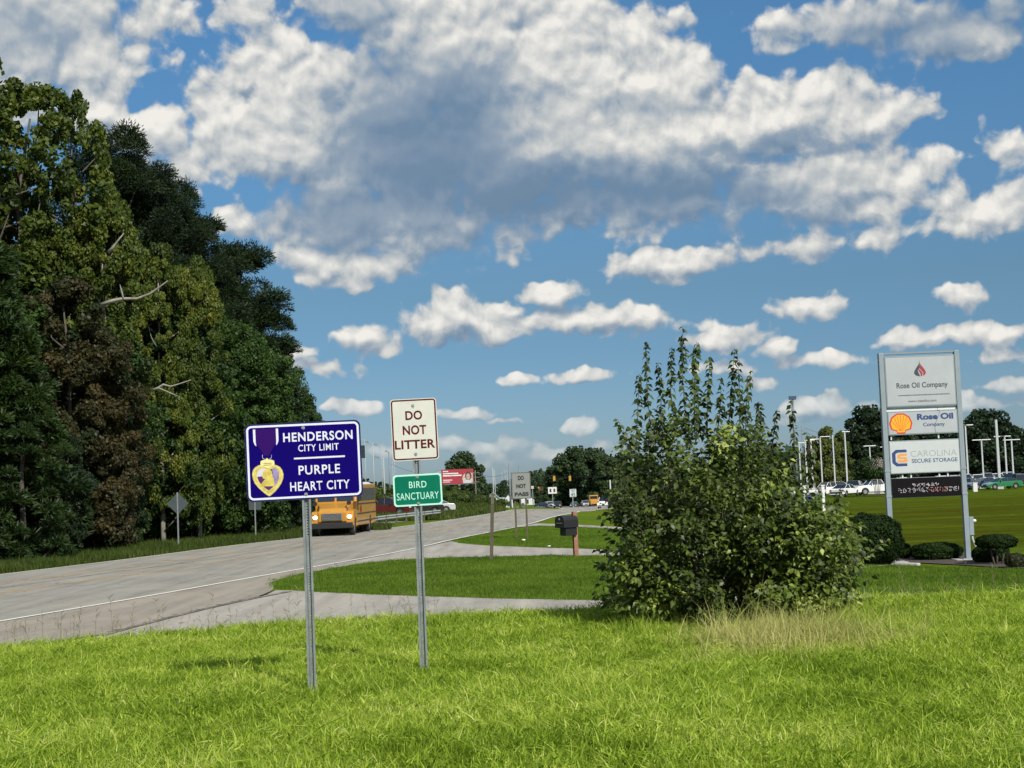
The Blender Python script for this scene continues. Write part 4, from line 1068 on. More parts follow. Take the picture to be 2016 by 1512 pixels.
def inside(poly, X, Y):
    r = np.zeros(len(X), bool); p = np.array(poly); j = len(p) - 1
    for i in range(len(p)):
        c = ((p[i, 1] > Y) != (p[j, 1] > Y)); d = (p[j, 0] - p[i, 0]) * (Y - p[i, 1]) / (p[j, 1] - p[i, 1] + 1e-12) + p[i, 0]
        r ^= c & (X < d); j = i
    return r

def build_grass():
    rg = np.random.default_rng(8)
    # near lawn
    n = 44000; Y = 7.6 + (24.6 - 7.6) * rg.uniform(0, 1, n) ** .85; X = rg.uniform(-1, 1, n) * (Y * .52 + 1.6)
    pave = inside([tuple(q) for q in smooth_line(joint, 60, 2)] + [(12, 26.7), (12, 60), (-60, 60)], X, Y)
    edge = inside([(-30, 15), (-12.8, 20.4), (-9, 21.8), (-5, 22.3), (12, 22.3), (12, 60), (-60, 60)], X, Y)
    keep = ~pave & ~(edge & (Y > np.interp(X, [-9, -5, 0], [20.6, 22.3, 23.8]))); X, Y = X[keep], Y[keep]
    tv = [tuft(40, .13, .058, .0085, 50 + i, 1.5) for i in range(5)] + [tuft(26, .13, .080, .0095, 60 + i, 1.8) for i in range(2)]
    sc = np.clip(rg.normal(1.0, .2, len(X)), .6, 1.7)
    sc *= 1 + .25 * ss(Y, 18, 22)
    scatter('grass', np.stack([X, Y, G(X, Y)], 1), sc, tv, 3, tilt=.28)
    # islands and lawns in the middle distance
    isl1 = [P2(531, 1146)] + isl1_up[1:] + [(16, 40), (16, 34)] + isl1_low[::-1]
    isl2 = isl2_low[:5] + [(10.5, 60), (12, 70)] + [P2(1217, 1043), P2(1120, 1037.6), P2(1058, 1036), P2(1000, 1043), P2(967, 1050)]
    X = rg.uniform(-9, 17, 60000); Y = rg.uniform(28, 92, 60000)
    m = inside(isl1, X, Y) | (inside(isl2, X, Y)) | ((X > 7) & (Y < 50) & (Y > 30) & (Y > 30) & (X < Y * .36) & ~inside([P2(1690, 1100), P2(2040, 1098), P2(2040, 1122), P2(1690, 1112)], X, Y))
    m &= rg.uniform(0, 1, len(X)) < np.clip(1.5 - Y / 60, .25, 1)
    X, Y = X[m], Y[m]
    tm = [tuft(46, .22, .075, .010, 70 + i, .55, GRASS_MID) for i in range(4)]
    scatter('mown_grass', np.stack([X, Y, G(X, Y)], 1), rg.uniform(.8, 1.35, len(X)), tm, 5)
    # rough verge at the foot of the wood
    cols = np.linspace(-120, 760, 40); lo = []; hi = []
    for px in cols:
        yfar = np.interp(px, [0, 243, 451, 587, 726], [1132, 1103, 1075, 1060.5, 1046]); a = gp(px, yfar - 1.5, 40); b = gp(px, yfar - 1.5 - np.interp(px, [0, 600, 760], [30, 13, 8]), 40); lo.append((a.x, a.y)); hi.append((b.x, b.y))
    lo = np.array(lo); hi = np.array(hi); u = rg.uniform(0, 1, 9000); t = rg.uniform(0, 1, 9000); q = np.linspace(0, 1, 40)
    X = np.interp(u, q, lo[:, 0]) * (1 - t) + np.interp(u, q, hi[:, 0]) * t; Yv = np.interp(u, q, lo[:, 1]) * (1 - t) + np.interp(u, q, hi[:, 1]) * t
    X = np.array(X); Yv = np.array(Yv)
    scatter('verge_grass', np.stack([X, Yv, G(X, Yv)], 1), rg.uniform(.6, 1.6, len(X)), [tuft(30, .3, .26, .02, 80 + i, .5, GRASS_ROUGH) for i in range(3)], 6)
    # dry bent grass around the straw patch, stalks along the crest
    X = 2.95 + rg.normal(0, .55, 400); Y = 17.0 + rg.normal(0, .7, 400)
    scatter('dry_grass', np.stack([X, Y, G(X, Y)], 1), rg.uniform(.6, 1.5, len(X)), [tuft(13, .12, .30, .0055, 90 + i, .9, STRAW) for i in range(3)], 7, tilt=.3)
    X = np.concatenate([rg.uniform(-8.2, -1.2, 120), rg.uniform(2.2, 8, 90)]); Y = np.concatenate([rg.uniform(20.6, 22.4, 120), rg.uniform(20.8, 22.6, 90)])
    scatter('weed_stalks', np.stack([X, Y, G(X, Y)], 1), rg.uniform(.5, 1.25, len(X)), [stalk(i) for i in range(4)], 9, tilt=.1)
    # tufts hugging the foot of the shrub
    X = rg.uniform(1.2, 5.1, 260); Y = 18.9 + rg.uniform(-.6, .7, 260)
    scatter('long_grass', np.stack([X, Y, G(X, Y)], 1), rg.uniform(.6, 1.2, len(X)), [tuft(16, .1, .24, .006, 110 + i, .7) for i in range(3)], 11, tilt=.15)

def simple_grass(name, cols, trans=.3):
    m = bpy.data.materials.new(name); m.use_nodes = True; t = NT(m.node_tree); t.t.nodes.clear()
    a = t.node('ShaderNodeAttribute', attribute_name='var'); g = t.node('ShaderNodeNewGeometry'); n = t.noise(g.outputs['Position'], .45, 4, .6)
    c = t.ramp(t.math('MULTIPLY_ADD', t.math('SUBTRACT', n, .5), 1.2, a.outputs['Fac']), [(.1, cols[0]), (.5, cols[1]), (.9, cols[2])])
    b = t.node('ShaderNodeBsdfPrincipled'); t.put(b.inputs['Base Color'], c); b.inputs['Roughness'].default_value = .7; b.inputs['Specular IOR Level'].default_value = .08
    tr = t.node('ShaderNodeBsdfTranslucent'); t.put(tr.inputs[0], c)
    mx = t.node('ShaderNodeMixShader'); mx.inputs[0].default_value = trans; t.put(mx.inputs[1], b.outputs[0]); t.put(mx.inputs[2], tr.outputs[0])
    o = t.node('ShaderNodeOutputMaterial'); t.put(o.inputs[0], mx.outputs[0]); return m
GRASS_MID = simple_grass('mown_grass_blades', [(.058, .110, .012), (.118, .200, .020), (.195, .275, .036)])
GRASS_ROUGH = simple_grass('verge_blades', [(.035, .06, .012), (.07, .105, .02), (.15, .15, .05)])
STRAW = simple_grass('straw', [(.28, .32, .07), (.50, .47, .16), (.66, .60, .30)])
WEED = simple_grass('weed_seedheads', [(.12, .10, .05), (.20, .17, .09), (.34, .30, .18)])
def stalk(i):
    rg = np.random.default_rng(120 + i); b = MB(); h = .30 + .08 * i; lean = rg.normal(0, .05, 2); top = (lean[0], lean[1], h)
    b.tube([(0, 0, -.02), (lean[0] * .4, lean[1] * .4, h * .55), top], [.0022, .0016, .001], 3, caps=False)
    for k in range(4 + i):
        a = rg.uniform(0, 6.28); z = h * rg.uniform(.55, .98); L = rg.uniform(.03, .07); s = (lean[0] * z / h, lean[1] * z / h, z)
        b.tube([s, (s[0] + math.cos(a) * L, s[1] + math.sin(a) * L, z + L * .8)], [.0030, .0012], 3, caps=False)
    me = b.mesh('stalk'); a_ = me.attributes.new('var', 'FLOAT', 'POINT'); a_.data.foreach_set('value', [float(rg.uniform(.3, .8))] * len(me.vertices)); me.materials.append(WEED); return me
build_grass()

# ------------------------------------------------------------------ vehicles
RUBBER = mat('tyre_rubber', (.018, .018, .018), .85); RIM = mat('alloy_rim', (.42, .42, .43), .35, .8); GLASS = mat('dark_car_glass', (.015, .02, .025), .08, spec=.8)
TRIM = mat('black_trim', (.015, .015, .016), .5); CHROME = mat('chrome', (.6, .6, .6), .18, 1.0); LAMP = mat('lamp_lens', (.62, .62, .60), .15); TAIL = mat('tail_lens', (.35, .02, .02), .2)
def paint(name, c): return mat(name, c, .28, vary=.04, scale=2, coat=.8)

def wheel(parent, x, y, r, w=.22):
    b = MB(); n = 16
    prof = [(r * .62, -w / 2), (r * .93, -w / 2), (r, -w / 2 + .03), (r, w / 2 - .03), (r * .93, w / 2), (r * .62, w / 2)]
    vs = [(rr * math.cos(2 * math.pi * i / n), yy, rr * math.sin(2 * math.pi * i / n)) for i in range(n) for rr, yy in prof]; m = len(prof)
    b.add(vs, [(i * m + k, i * m + k + 1, ((i + 1) % n) * m + k + 1, ((i + 1) % n) * m + k) for i in range(n) for k in range(m - 1)])
    o = b.build('wheel', RUBBER, parent, loc=(x, y, r), smooth=True)
    b = MB(); b.prism([(r * .63 * math.cos(2 * math.pi * i / n), r * .63 * math.sin(2 * math.pi * i / n)) for i in range(n)], -w / 2 + .03, w / 2 - .03); b.build('rim', RIM, o); return o

CARS = {
 # length, width, lower body side outline (x from the nose, z), greenhouse outline, wheel x, wheel radius
 'sedan': (4.8, 1.84, [(0, .32), (.02, .60), (.12, .70), (1.15, .90), (1.35, .93), (4.0, .98), (4.65, .95), (4.78, .80), (4.8, .35)], [(1.30, .92), (2.05, 1.36), (2.55, 1.44), (3.2, 1.42), (4.15, .98)], (.92, 3.78), .33),
 'suv': (4.8, 1.92, [(0, .38), (.02, .78), (.15, .92), (1.1, 1.06), (1.3, 1.08), (4.6, 1.12), (4.76, 1.02), (4.8, .42)], [(1.2, 1.07), (1.75, 1.62), (2.2, 1.72), (4.2, 1.70), (4.7, 1.12)], (.92, 3.78), .38),
 'pickup': (5.8, 2.0, [(0, .45), (.02, .95), (.15, 1.10), (1.35, 1.20), (3.55, 1.22), (3.6, 1.22), (5.75, 1.22), (5.8, .55)], [(1.45, 1.20), (2.0, 1.78), (2.3, 1.86), (3.2, 1.86), (3.5, 1.22)], (1.05, 4.55), .41),
}
def car(kind, loc, rz, label, col, cat='car', name='parked_car', group=None, roof_col=None):
    """nose points to -x in its own frame"""
    L, W, low, gh, wx, r = CARS[kind]; root = empty(name, loc, rz, label, cat, group); pm_ = col; y = W / 2
    prof = list(low); z0 = low[0][1] - .12
    bottom = [(L, z0)]
    for w in sorted(wx, reverse=True):
        bottom += [(w + r * 1.18 * math.cos(a), r + r * 1.18 * math.sin(a)) for a in [math.pi * k / 8 for k in range(9)] if r + r * 1.18 * math.sin(a) > z0 - .01]
    bottom += [(0, z0)]
    b = MB(); b.prism(prof + bottom, -y, y); b.build('body', pm_, root, bevel=.05)
    # greenhouse tapers inwards
    n = len(gh); zb = gh[0][1]; zt = max(p[1] for p in gh)
    ins = lambda z: y - .03 - .22 * (z - zb) / (zt - zb)
    b = MB(); b.add([(x, -ins(z), z) for x, z in gh] + [(x, ins(z), z) for x, z in gh], [tuple(range(n))[::-1], tuple(range(n, 2 * n))] + [(i, i + 1, n + i + 1, n + i) for i in range(n - 1)])
    b.build('window', GLASS, root)
    b = MB(); top = [p for p in gh if p[1] > zb + .8 * (zt - zb)]
    vs = [(x, -ins(z) + .0, z + .012) for x, z in top] + [(x, ins(z), z + .012) for x, z in top]; k = len(top)
    b.add(vs + [(v[0], v[1], v[2] - .05) for v in vs], [(i, i + 1, k + i + 1, k + i) for i in range(k - 1)] + [(2 * k + i, 2 * k + i + 1, i + 1, i) for i in range(k - 1)] + [(k + i, k + i + 1, 3 * k + i + 1, 3 * k + i) for i in range(k - 1)])
    b.build('roof', roof_col or pm_, root, smooth=False)
    pil = [(gh[0], gh[1]), (gh[-1], gh[-2])]; mid = (gh[1][0] + gh[-2][0]) / 2 + .1; pil.append(((mid, zb), (mid + .05, zt - .02)))
    if kind == 'suv': pil.append(((3.9, zb), (3.95, zt - .02)))
    for p, q in pil:
        for s in (-1, 1):
            b = MB(); b.tube([(p[0], s * (ins(p[1]) + .005), p[1]), (q[0], s * (ins(q[1]) + .005), q[1])], .035, 4); b.build('pillar', pm_, root)
    for w in wx:
        for s in (-1, 1): wheel(root, w, s * (y - .12), r)
    zl = low[1][1] - .05
    for s in (-1, 1):
        b = MB(); b.box((.03, s * (y - .28), zl), (.10, .38, .14)); b.build('headlight', LAMP, root, bevel=.02)
        b = MB(); b.box((L - .03, s * (y - .2), low[-2][1] - .08), (.10, .26, .18)); b.build('tail_light', TAIL, root, bevel=.02)
        b = MB(); b.box((gh[0][0] + .45, s * (y + .10), zb + .10), (.12, .20, .14)); b.build('mirror', pm_, root, bevel=.02)
    b = MB(); b.box((.01, 0, zl - .05), (.06, W * .42, .20)); b.build('grille', TRIM, root)
    b = MB(); b.box((0.0, 0, .42), (.10, W * .9, .14)); b.build('bumper', TRIM if kind != 'pickup' else CHROME, root, bevel=.02)
    b = MB(); b.box((L, 0, .48), (.08, W * .9, .16)); b.build('bumper', TRIM if kind != 'pickup' else CHROME, root, bevel=.02)
    if kind == 'pickup':
        b = MB(); b.box((4.7, 0, 1.225), (2.0, W - .16, .012)); b.build('cargo_bed', TRIM, root)
    return root

def school_bus():
    YEL = mat('bus_yellow', (.46, .22, .028), .35, coat=.4, vary=.05, scale=1.5); BLK = TRIM; WHT = mat('bus_white_roof', (.70, .70, .68), .4); BG = mat('bus_glass', (.02, .03, .04), .1, spec=.8)
    g = gp(655, 1056.5, 40); L, W = 9.6, 2.40; y = W / 2
    # nose at -x
    root = empty('school_bus', (g.x, g.y, g.z), R(-90 + 4.0) + math.pi, 'yellow school bus with lit headlights driving towards the viewer', 'school bus')
    root.rotation_euler = (0, 0, R(90 - 2.5)); 
    # local frame: nose at x=0 pointing -x, body towards +x
    b = MB()
    arcs = lambda w, r: [(w + r * math.cos(a), .5 + r * math.sin(a)) for a in [math.pi * k / 8 for k in range(9)] if True]
    prof = [(1.45, .55), (1.45, 1.95), (1.62, 2.75), (1.8, 2.92), (L - .1, 2.95), (L, 2.8), (L, .55)] + arcs(7.1, .56)
    b.prism(prof, -y, y); b.build('body', YEL, root, bevel=.06)
    b = MB(); b.add([(1.72, -y + .08, 2.86), (1.85, -y + .42, 3.04), (1.85, y - .42, 3.04), (1.72, y - .08, 2.86), (L - .05, -y + .08, 2.86), (L - .1, -y + .42, 3.06), (L - .1, y - .42, 3.06), (L - .05, y - .08, 2.86)], [(0, 1, 5, 4), (1, 2, 6, 5), (2, 3, 7, 6), (0, 3, 2, 1), (4, 5, 6, 7)]); b.build('roof', WHT, root, bevel=.04)
    # hood narrows towards the nose
    b = MB(); hw0, hw1 = .82, 1.0
    b.add([(.05, -hw0, .82), (.0, -hw0, 1.35), (.18, -hw0 + .08, 1.58), (1.5, -hw1, 1.92), (1.5, -hw1, .82), (.05, hw0, .82), (.0, hw0, 1.35), (.18, hw0 - .08, 1.58), (1.5, hw1, 1.92), (1.5, hw1, .82)],
          [(0, 1, 2, 3, 4), (9, 8, 7, 6, 5), (0, 5, 6, 1), (1, 6, 7, 2), (2, 7, 8, 3), (3, 8, 9, 4), (0, 4, 9, 5)]); b.build('hood', YEL, root, bevel=.05)
    for s in (-1, 1):
        b = MB(); b.prism([(.12, .62), (.12, 1.15), (.3, 1.42), (1.5, 1.50), (1.5, .60)] + [(.95 + .54 * math.cos(a), .50 + .54 * math.sin(a)) for a in [math.pi * k / 8 for k in range(9)]], s * .78, s * 1.20); b.build('fender', YEL, root, bevel=.06)
        b = MB(); b.prism([(.955 * 0 + s * .98 + .13 * math.cos(2 * math.pi * k / 14), 1.10 + .12 * math.sin(2 * math.pi * k / 14)) for k in range(14)], .03, .13, 'x')
        b.build('headlight', mat('lit_headlight', (.9, .85, .7), .2, emit=(1, .88, .66, 1.8)), root)
        b = MB(); b.box((.10, s * 1.02, 1.30), (.06, .16, .07)); b.build('indicator', mat('amber_lens', (.7, .25, .02), .3), root)
    b = MB(); b.box((-.01, 0, 1.10), (.08, 1.16, .40)); gr = b.build('grille', CHROME, root, bevel=.02)
    for k in range(6):
        b = MB(); b.box((-.055, 0, .94 + k * .064), (.02, 1.06, .030)); b.build('slat', TRIM, gr)
    b = MB(); b.box((-.10, 0, .62), (.20, 2.36, .32)); b.build('bumper', BLK, root, bevel=.03)
    # windscreen in two panes, with frame; header with lamps
    for s in (-1, 1):
        b = MB(); b.add([(1.43, s * .06, 1.98), (1.43, s * 1.05, 1.98), (1.585, s * 1.02, 2.62), (1.585, s * .06, 2.62)], [(0, 1, 2, 3)]); b.build('windscreen', BG, root)
    b = MB(); b.box((1.66, 0, 2.80), (.14, 1.5, .18)); b.build('header_sign', BLK, root)
    lettering('SCHOOL BUS', YEL, root, 0, 1, 0, 1, 1.2, .12, y=0).matrix_local = Matrix.Translation((1.585, 0, 2.80)) @ Matrix.Rotation(R(-90), 4, 'Z')
    for s in (-1, 1):
        for dy in (.82, 1.0):
            b = MB(); b.prism([(s * dy + .07 * math.cos(2 * math.pi * k / 10), 2.82 + .07 * math.sin(2 * math.pi * k / 10)) for k in range(10)], 1.58, 1.66, 'x'); b.build('warning_lamp', TAIL, root)
    # side windows, rub rails
    for s in (-1, 1):
        for k in range(10):
            x0 = 2.25 + k * .715; f = MB(); f.box((x0 + .32, s * (y + .006), 2.32), (.66, .012, .74)); fr = f.build('window_frame', mat('bus_window_frame', (.05, .045, .035), .5), root)
            for zc in (2.14, 2.50):
                b = MB(); b.box((x0 + .32, s * (y + .014), zc), (.56, .008, .31)); b.build('pane', mat('bus_side_pane', (.10, .11, .12), .15, spec=.8), fr)
        for zc in (.78, 1.22, 1.78):
            b = MB(); b.box(((1.6 + L) / 2, s * (y + .012), zc), (L - 1.7, .024, .06)); b.build('rub_rail', BLK, root)
        b = MB(); b.box((1.95, s * (y + .008), 2.05), (.42, .016, 1.25)); b.build('door_glass' if s > 0 else 'driver_window', BG, root)
        # mirrors on arms
        b = MB(); b.tube([(1.5, s * 1.12, 1.9), (.9, s * 1.45, 1.95), (.9, s * 1.45, 2.3)], .018, 5); ma = b.build('mirror_arm', BLK, root)
        b = MB(); b.box((.9, s * 1.45, 2.2), (.06, .26, .42)); b.build('mirror', BLK, ma, bevel=.02)
        b = MB(); b.tube([(.35, s * .7, 1.62), (.1, s * .95, 1.86)], .014, 5); ma = b.build('mirror_arm', BLK, root)
        b = MB(); b.prism([(s * .97 + .13 * math.cos(2 * math.pi * k / 12), 1.88 + .13 * math.sin(2 * math.pi * k / 12)) for k in range(12)], .06, .14, 'x'); b.build('crossview_mirror', BLK, ma)
    for x, yy, w in ((.95, 1.0, .28), (.95, -1.0, .28), (7.1, 1.0, .28), (7.1, -1.0, .28), (7.1, .68, .28), (7.1, -.68, .28)): wheel(root, x, yy, .50, w)
    b = MB(); b.box((5.0, 0, .52), (6.0, .9, .25)); b.build('chassis', BLK, root)
    # stop arm on the driver's side
    b = MB(); b.prism([(3.0 + .22 * math.cos(R(22.5 + 45 * k)), 1.5 + .22 * math.sin(R(22.5 + 45 * k))) for k in range(8)], y + .03, y + .045); b.build('stop_sign', TAIL, root)
    b = MB(); b.prism([(3.0 + .22 * math.cos(R(22.5 + 45 * k)), 1.5 + .22 * math.sin(R(22.5 + 45 * k))) for k in range(8)], -y - .045, -y - .03); b.build('stop_sign', TAIL, root)
school_bus()

WHITE = paint('white_car_paint', (.72, .72, .71)); BLACKP = paint('black_car_paint', (.012, .012, .014)); NAVY = paint('navy_car_paint', (.012, .022, .07)); GREENP = paint('green_car_paint', (.02, .16, .06))
BLUEP = paint('blue_car_paint', (.03, .08, .17)); REDP = paint('maroon_car_paint', (.085, .007, .010)); SILV = paint('silver_car_paint', (.42, .43, .44)); TEAL = paint('dark_green_car_paint', (.02, .05, .045)); GREYP = paint('grey_car_paint', (.12, .13, .14))

def put_car(kind, px, py, yaw, label, col, Y=None, zoff=0.0, **kw):
    """car whose middle stands over pixel (px, py)"""
    L = CARS[kind][0]
    if Y is None: g = gp(px, py, 40)
    else:
        p = at(px, py, Y); g = Vector((p.x, p.y, g1(p.x, p.y)))
    a = R(yaw); off = Vector((math.cos(a), math.sin(a), 0)) * L / 2
    return car(kind, Vector((g.x, g.y, g.z + zoff)) - off, a, label, col, **kw)
LOTG = 'cars parked in the lot on the right'
Z = .055
put_car('sedan', 1973, 958, 12, 'bright green sedan at the front of the lot, right of the tall sign', GREENP, Y=192, group=LOTG, zoff=Z)
put_car('sedan', 1936, 956, 20, 'dark blue sedan just left of the bright green one', BLUEP, Y=199, group=LOTG, zoff=Z)
put_car('sedan', 1903, 955, 60, 'blue-grey car half hidden by the right post of the tall sign', GREYP, Y=204, group=LOTG, zoff=Z)
put_car('suv', 2012, 950, 80, 'black off-road SUV at the right edge of the picture', BLACKP, Y=207, group=LOTG, zoff=Z)
put_car('suv', 2000, 946, 100, 'black SUV behind the green sedan', BLACKP, Y=222, group=LOTG, zoff=Z)
for i, (px, Y, k, c, lab) in enumerate([(1915, 232, 'pickup', WHITE, 'white pickup in the back row above the blue sedan'), (1940, 236, 'suv', WHITE, 'white SUV in the back row at the foot of the second lamp post'), (1958, 240, 'pickup', SILV, 'silver pickup in the back row left of the tallest lamp post'),
    (1978, 243, 'suv', WHITE, 'white SUV in the back row right of the tallest lamp post'), (1998, 246, 'pickup', WHITE, 'white pickup in the back row nearest the right edge'), (1893, 240, 'suv', SILV, 'silver SUV in the back row hidden by the right sign post'),
    (1868, 238, 'suv', WHITE, 'white SUV seen in the gap above the message board, right side'), (1830, 236, 'sedan', SILV, 'silver car seen under the storage panel gap'), (1790, 234, 'suv', WHITE, 'white SUV behind the message board, left side')]):
    g = gd(px, Y); car(k, (g.x - 1, g.y, g.z + Z), R(80), lab, c, group=LOTG)
put_car('suv', 1648, 974, 205, 'white SUV between the shrub and the crape myrtle', WHITE, Y=196, group=LOTG, zoff=Z)
put_car('sedan', 1665, 977, 230, 'white sedan in front of the white SUV', WHITE, Y=186, group=LOTG, zoff=Z)
put_car('suv', 1684, 972, 250, 'light grey SUV behind the white pickup hood', SILV, Y=204, group=LOTG, zoff=Z)
put_car('pickup', 1727, 977, 8, 'white pickup left of the tall sign under the crape myrtle', WHITE, Y=188, group=LOTG, zoff=Z)
# cars by the bank behind the school bus
put_car('pickup', 762, 1010, 158, 'maroon pickup just right of the school bus', REDP, Y=150, name='parked_car', group='cars standing behind the guardrail', zoff=.02)
put_car('suv', 792, 1008, 150, 'maroon SUV partly hidden by the green sign', REDP, Y=160, group='cars standing behind the guardrail', zoff=.02)
put_car('sedan', 826, 1007, 20, 'dark car mostly hidden by the green sign panel', BLACKP, Y=158, group='cars standing behind the guardrail', zoff=.02)
put_car('sedan', 850, 1004, 12, 'silver and black car right under the green sign corner', SILV, Y=160, group='cars standing behind the guardrail', zoff=.02)
# traffic at the far junction
FARG = 'vehicles at the far junction'
put_car('sedan', 1070, 995, 178, 'navy sedan crossing the far junction', NAVY, Y=400, group=FARG, name='car', zoff=.08)
put_car('suv', 1082, 990, 100, 'white SUV behind the navy sedan', WHITE, Y=425, group=FARG, name='car', zoff=.08)
put_car('suv', 1098, 994, 85, 'black SUV waiting at the far junction facing the viewer', BLACKP, Y=385, group=FARG, name='car', zoff=.08)
put_car('sedan', 1131, 993, 80, 'dark green car beside the speed limit sign', TEAL, Y=395, group=FARG, name='car', zoff=.08)
put_car('pickup', 1190, 996, 262, 'white pickup seen from behind left of the large shrub', WHITE, Y=260, group=FARG, name='car', zoff=.06)
put_car('suv', 1204, 985, 262, 'grey SUV just beyond the white pickup by the shrub', GREYP, Y=310, group=FARG, name='car', zoff=.06)
put_car('suv', 1152, 988, 95, 'silver SUV in the distance left of the orange bus', SILV, Y=420, group=FARG, name='car', zoff=.08)
def far_bus():
    g = gd(1168, 395); o = empty('school_bus', (g.x, g.y, g.z + .08), R(90), 'small distant yellow bus beside the large shrub', 'school bus'); Yl = MATS['bus_yellow']
    b = MB(); b.box((3.5, 0, 1.75), (5.5, 2.3, 2.3)); b.build('body', Yl, o, bevel=.1); b = MB(); b.box((.3, 0, 1.1), (1.3, 1.9, 1.0)); b.build('hood', Yl, o, bevel=.08)
    b = MB(); b.box((.72, 0, 2.3), (.06, 1.9, .7)); b.build('windscreen', GLASS, o)
    for x in (.4, 4.8):
        for s in (-1, 1): wheel(o, x, s * 1.0, .48)
far_bus()

# ------------------------------------------------------------------ signs in the middle distance
WOOD_G = mat('weathered_dark_wood', (.060, .052, .034), .9, color2=(.11, .095, .06), scale=8, bump=.4)
WOOD_R = mat('reddish_wood', (.20, .085, .050), .85, color2=(.32, .16, .11), scale=8, bump=.4, bscale=20)
GREYSIGN = mat('dusty_sign_face', (.20, .21, .195), .6, vary=.06, scale=6); INK = mat('black_ink', (.018, .018, .018), .6)
def do_not_pass():
    g = gp(1017, 1060, 40); k = pm(g.y); W, H = 37.6 / k, 52 / k
    root = empty('do_not_pass_sign', g, 0, 'grey-white DO NOT PASS sign on two thin wooden posts', 'road sign')
    for px, py in ((1017, 1060), (1038.5, 1061)):
        x = (px - 1017) / k; h = (py - 945) / k; b = MB(); b.box((x, .03, h / 2 - .1), (.085, .085, h + .2)); b.build('post', WOOD_G, root)
    c = up_at(g, 1026, 956)
    p = flat(rrect(W, H, .05), -.006, 'sign_panel', GREYSIGN, root, thick=.006); p.location = (c.x - g.x, -.09, c.z - g.z); p.rotation_euler = (0, 0, R(4))
    ring(W - .02, H - .02, .04, .022, -.0072, 'border', INK, p)
    for s, a, b_, c_, d in (('DO', .34, .66, .13, .30), ('NOT', .24, .75, .44, .60), ('PASS', .14, .88, .75, .90)): lettering(s, INK, p, a, b_, c_, d, W, H, -.008, .06)
do_not_pass()
def speed_sign():
    g = gp(1129, 1011, 60); k = pm(g.y); W, H = 13.5 / k, 15.5 / k
    root = empty('speed_limit_sign', g, 0, 'small distant white speed limit 45 sign beyond the mailbox', 'road sign')
    b = MB(); h = 46 / k; b.box((0, .03, h / 2 - .1), (.07, .04, h + .2)); b.build('post', GALV, root)
    c = up_at(g, 1128, 970.5); p = flat(rrect(W, H, .04), -.004, 'sign_panel', mat('pale_sign_face', (.50, .56, .56), .5), root, thick=.005); p.location = (c.x - g.x, 0, c.z - g.z)
    ring(W - .03, H - .03, .03, .02, -.005, 'border', INK, p)
    lettering('SPEED', INK, p, .2, .8, .10, .24, W, H, -.006, .01); lettering('LIMIT', INK, p, .22, .78, .29, .43, W, H, -.006, .01); lettering('45', INK, p, .18, .82, .50, .92, W, H, -.006, .02)
speed_sign()
def brown_post():
    g = gp(967.5, 1104, 40); k = pm(g.y); root = empty('marker_post', g, 0, 'slim weathered wooden marker post on the middle grass island', 'post')
    b = MB(); h = 131 / k; b.box((0, 0, h / 2 - .1), (7 / k, .05, h + .2), taper=(.95, 1)); b.build('stake', WOOD_G, root, bevel=.005).rotation_euler = (0, R(3.2), 0)
    b = MB(); b.box((0, -.032, h - .2), (6 / k, .012, .30)); b.build('marker_plate', mat('faded_olive_plate', (.10, .10, .06), .6), root).rotation_euler = (0, R(3.2), 0)
brown_post()
def mailbox():
    g = gp(1134, 1095, 40); k = pm(g.y); root = empty('mailbox', g, 0, 'black mailbox with newspaper holder on a reddish wooden post', 'mailbox')
    h = 87 / k; w = 8.5 / k
    b = MB(); b.box((0, 0, h / 2 - .15), (w, w, h + .3)); b.build('post', WOOD_R, root, bevel=.008).rotation_euler = (0, 0, R(20))
    BL = mat('black_plastic', (.014, .014, .016), .45); z = h - 33 / k
    # box points to the road on the left, turned a little to the viewer
    m = empty('mailbox_body', (0, 0, 0), 0, parent=root); bpy.data.objects.remove(m)
    Lb, Wb, Hb = .55, .33, .30; b = MB()
    prof = [(-Wb / 2, 0), (-Wb / 2, Hb * .62)] + [(Wb / 2 * math.cos(math.pi - math.pi * i / 10), Hb * .62 + Hb * .38 * math.sin(math.pi * i / 10)) for i in range(1, 10)] + [(Wb / 2, Hb * .62), (Wb / 2, 0)]
    b.prism(prof, -Lb, 0); bx = b.build('box', BL, root, bevel=.01); bx.location = (-.02, -.02, z + .05); bx.rotation_euler = (0, 0, R(-50)); bx.scale = (1.35, 1.15, 1.35)
    b = MB(); b.prism([(p[0] * 1.05, p[1] * 1.03) for p in prof], -Lb - .03, -Lb); b.build('door', BL, bx, bevel=.005)
    b = MB(); b.box((0, -Lb - .036, .12), (.20, .006, .014)); b.build('handle', mat('mailbox_marking', (.30, .30, .30), .5), bx)
    b = MB(); b.prism([(-.03, .20), (.03, .20), (.02, .235), (0, .25), (-.02, .235)], -Lb - .038, -Lb - .031); b.build('emblem', MATS['mailbox_marking'], bx)
    b = MB(); b.box((0, -Lb * .42, -.10), (.24, Lb * .8, .20)); b.build('newspaper_holder', BL, bx, bevel=.02)
    b = MB(); b.box((0, 0, 0), (.46, .06, .07)); br = b.build('bracket', WOOD_R, root); br.location = (-.2, 0, z - .20)
mailbox()
def back_sign(px, top, bot, base, half, label, diamond):
    g = gp(px + 1, base, 50); k = pm(g.y); root = empty('road_sign', g, 0, label, 'road sign', 'signs seen from behind at the wood')
    h = (base - top) / k; c = ((top + bot) / 2); zc = (base - c) / k; s = half / k
    b = MB(); b.box((0, -.02, h / 2 - .1), (.07, .035, h + .2)); b.build('post', GALV, root)
    pl = [(0, s), (s, 0), (0, -s), (-s, 0)] if diamond else rrect(2 * s, (bot - top) / k, .03)
    p = flat(pl, 0, 'sign_panel', BACKALU, root, thick=.005); p.location = (0, .002, zc); p.rotation_euler = (0, 0, R(12))
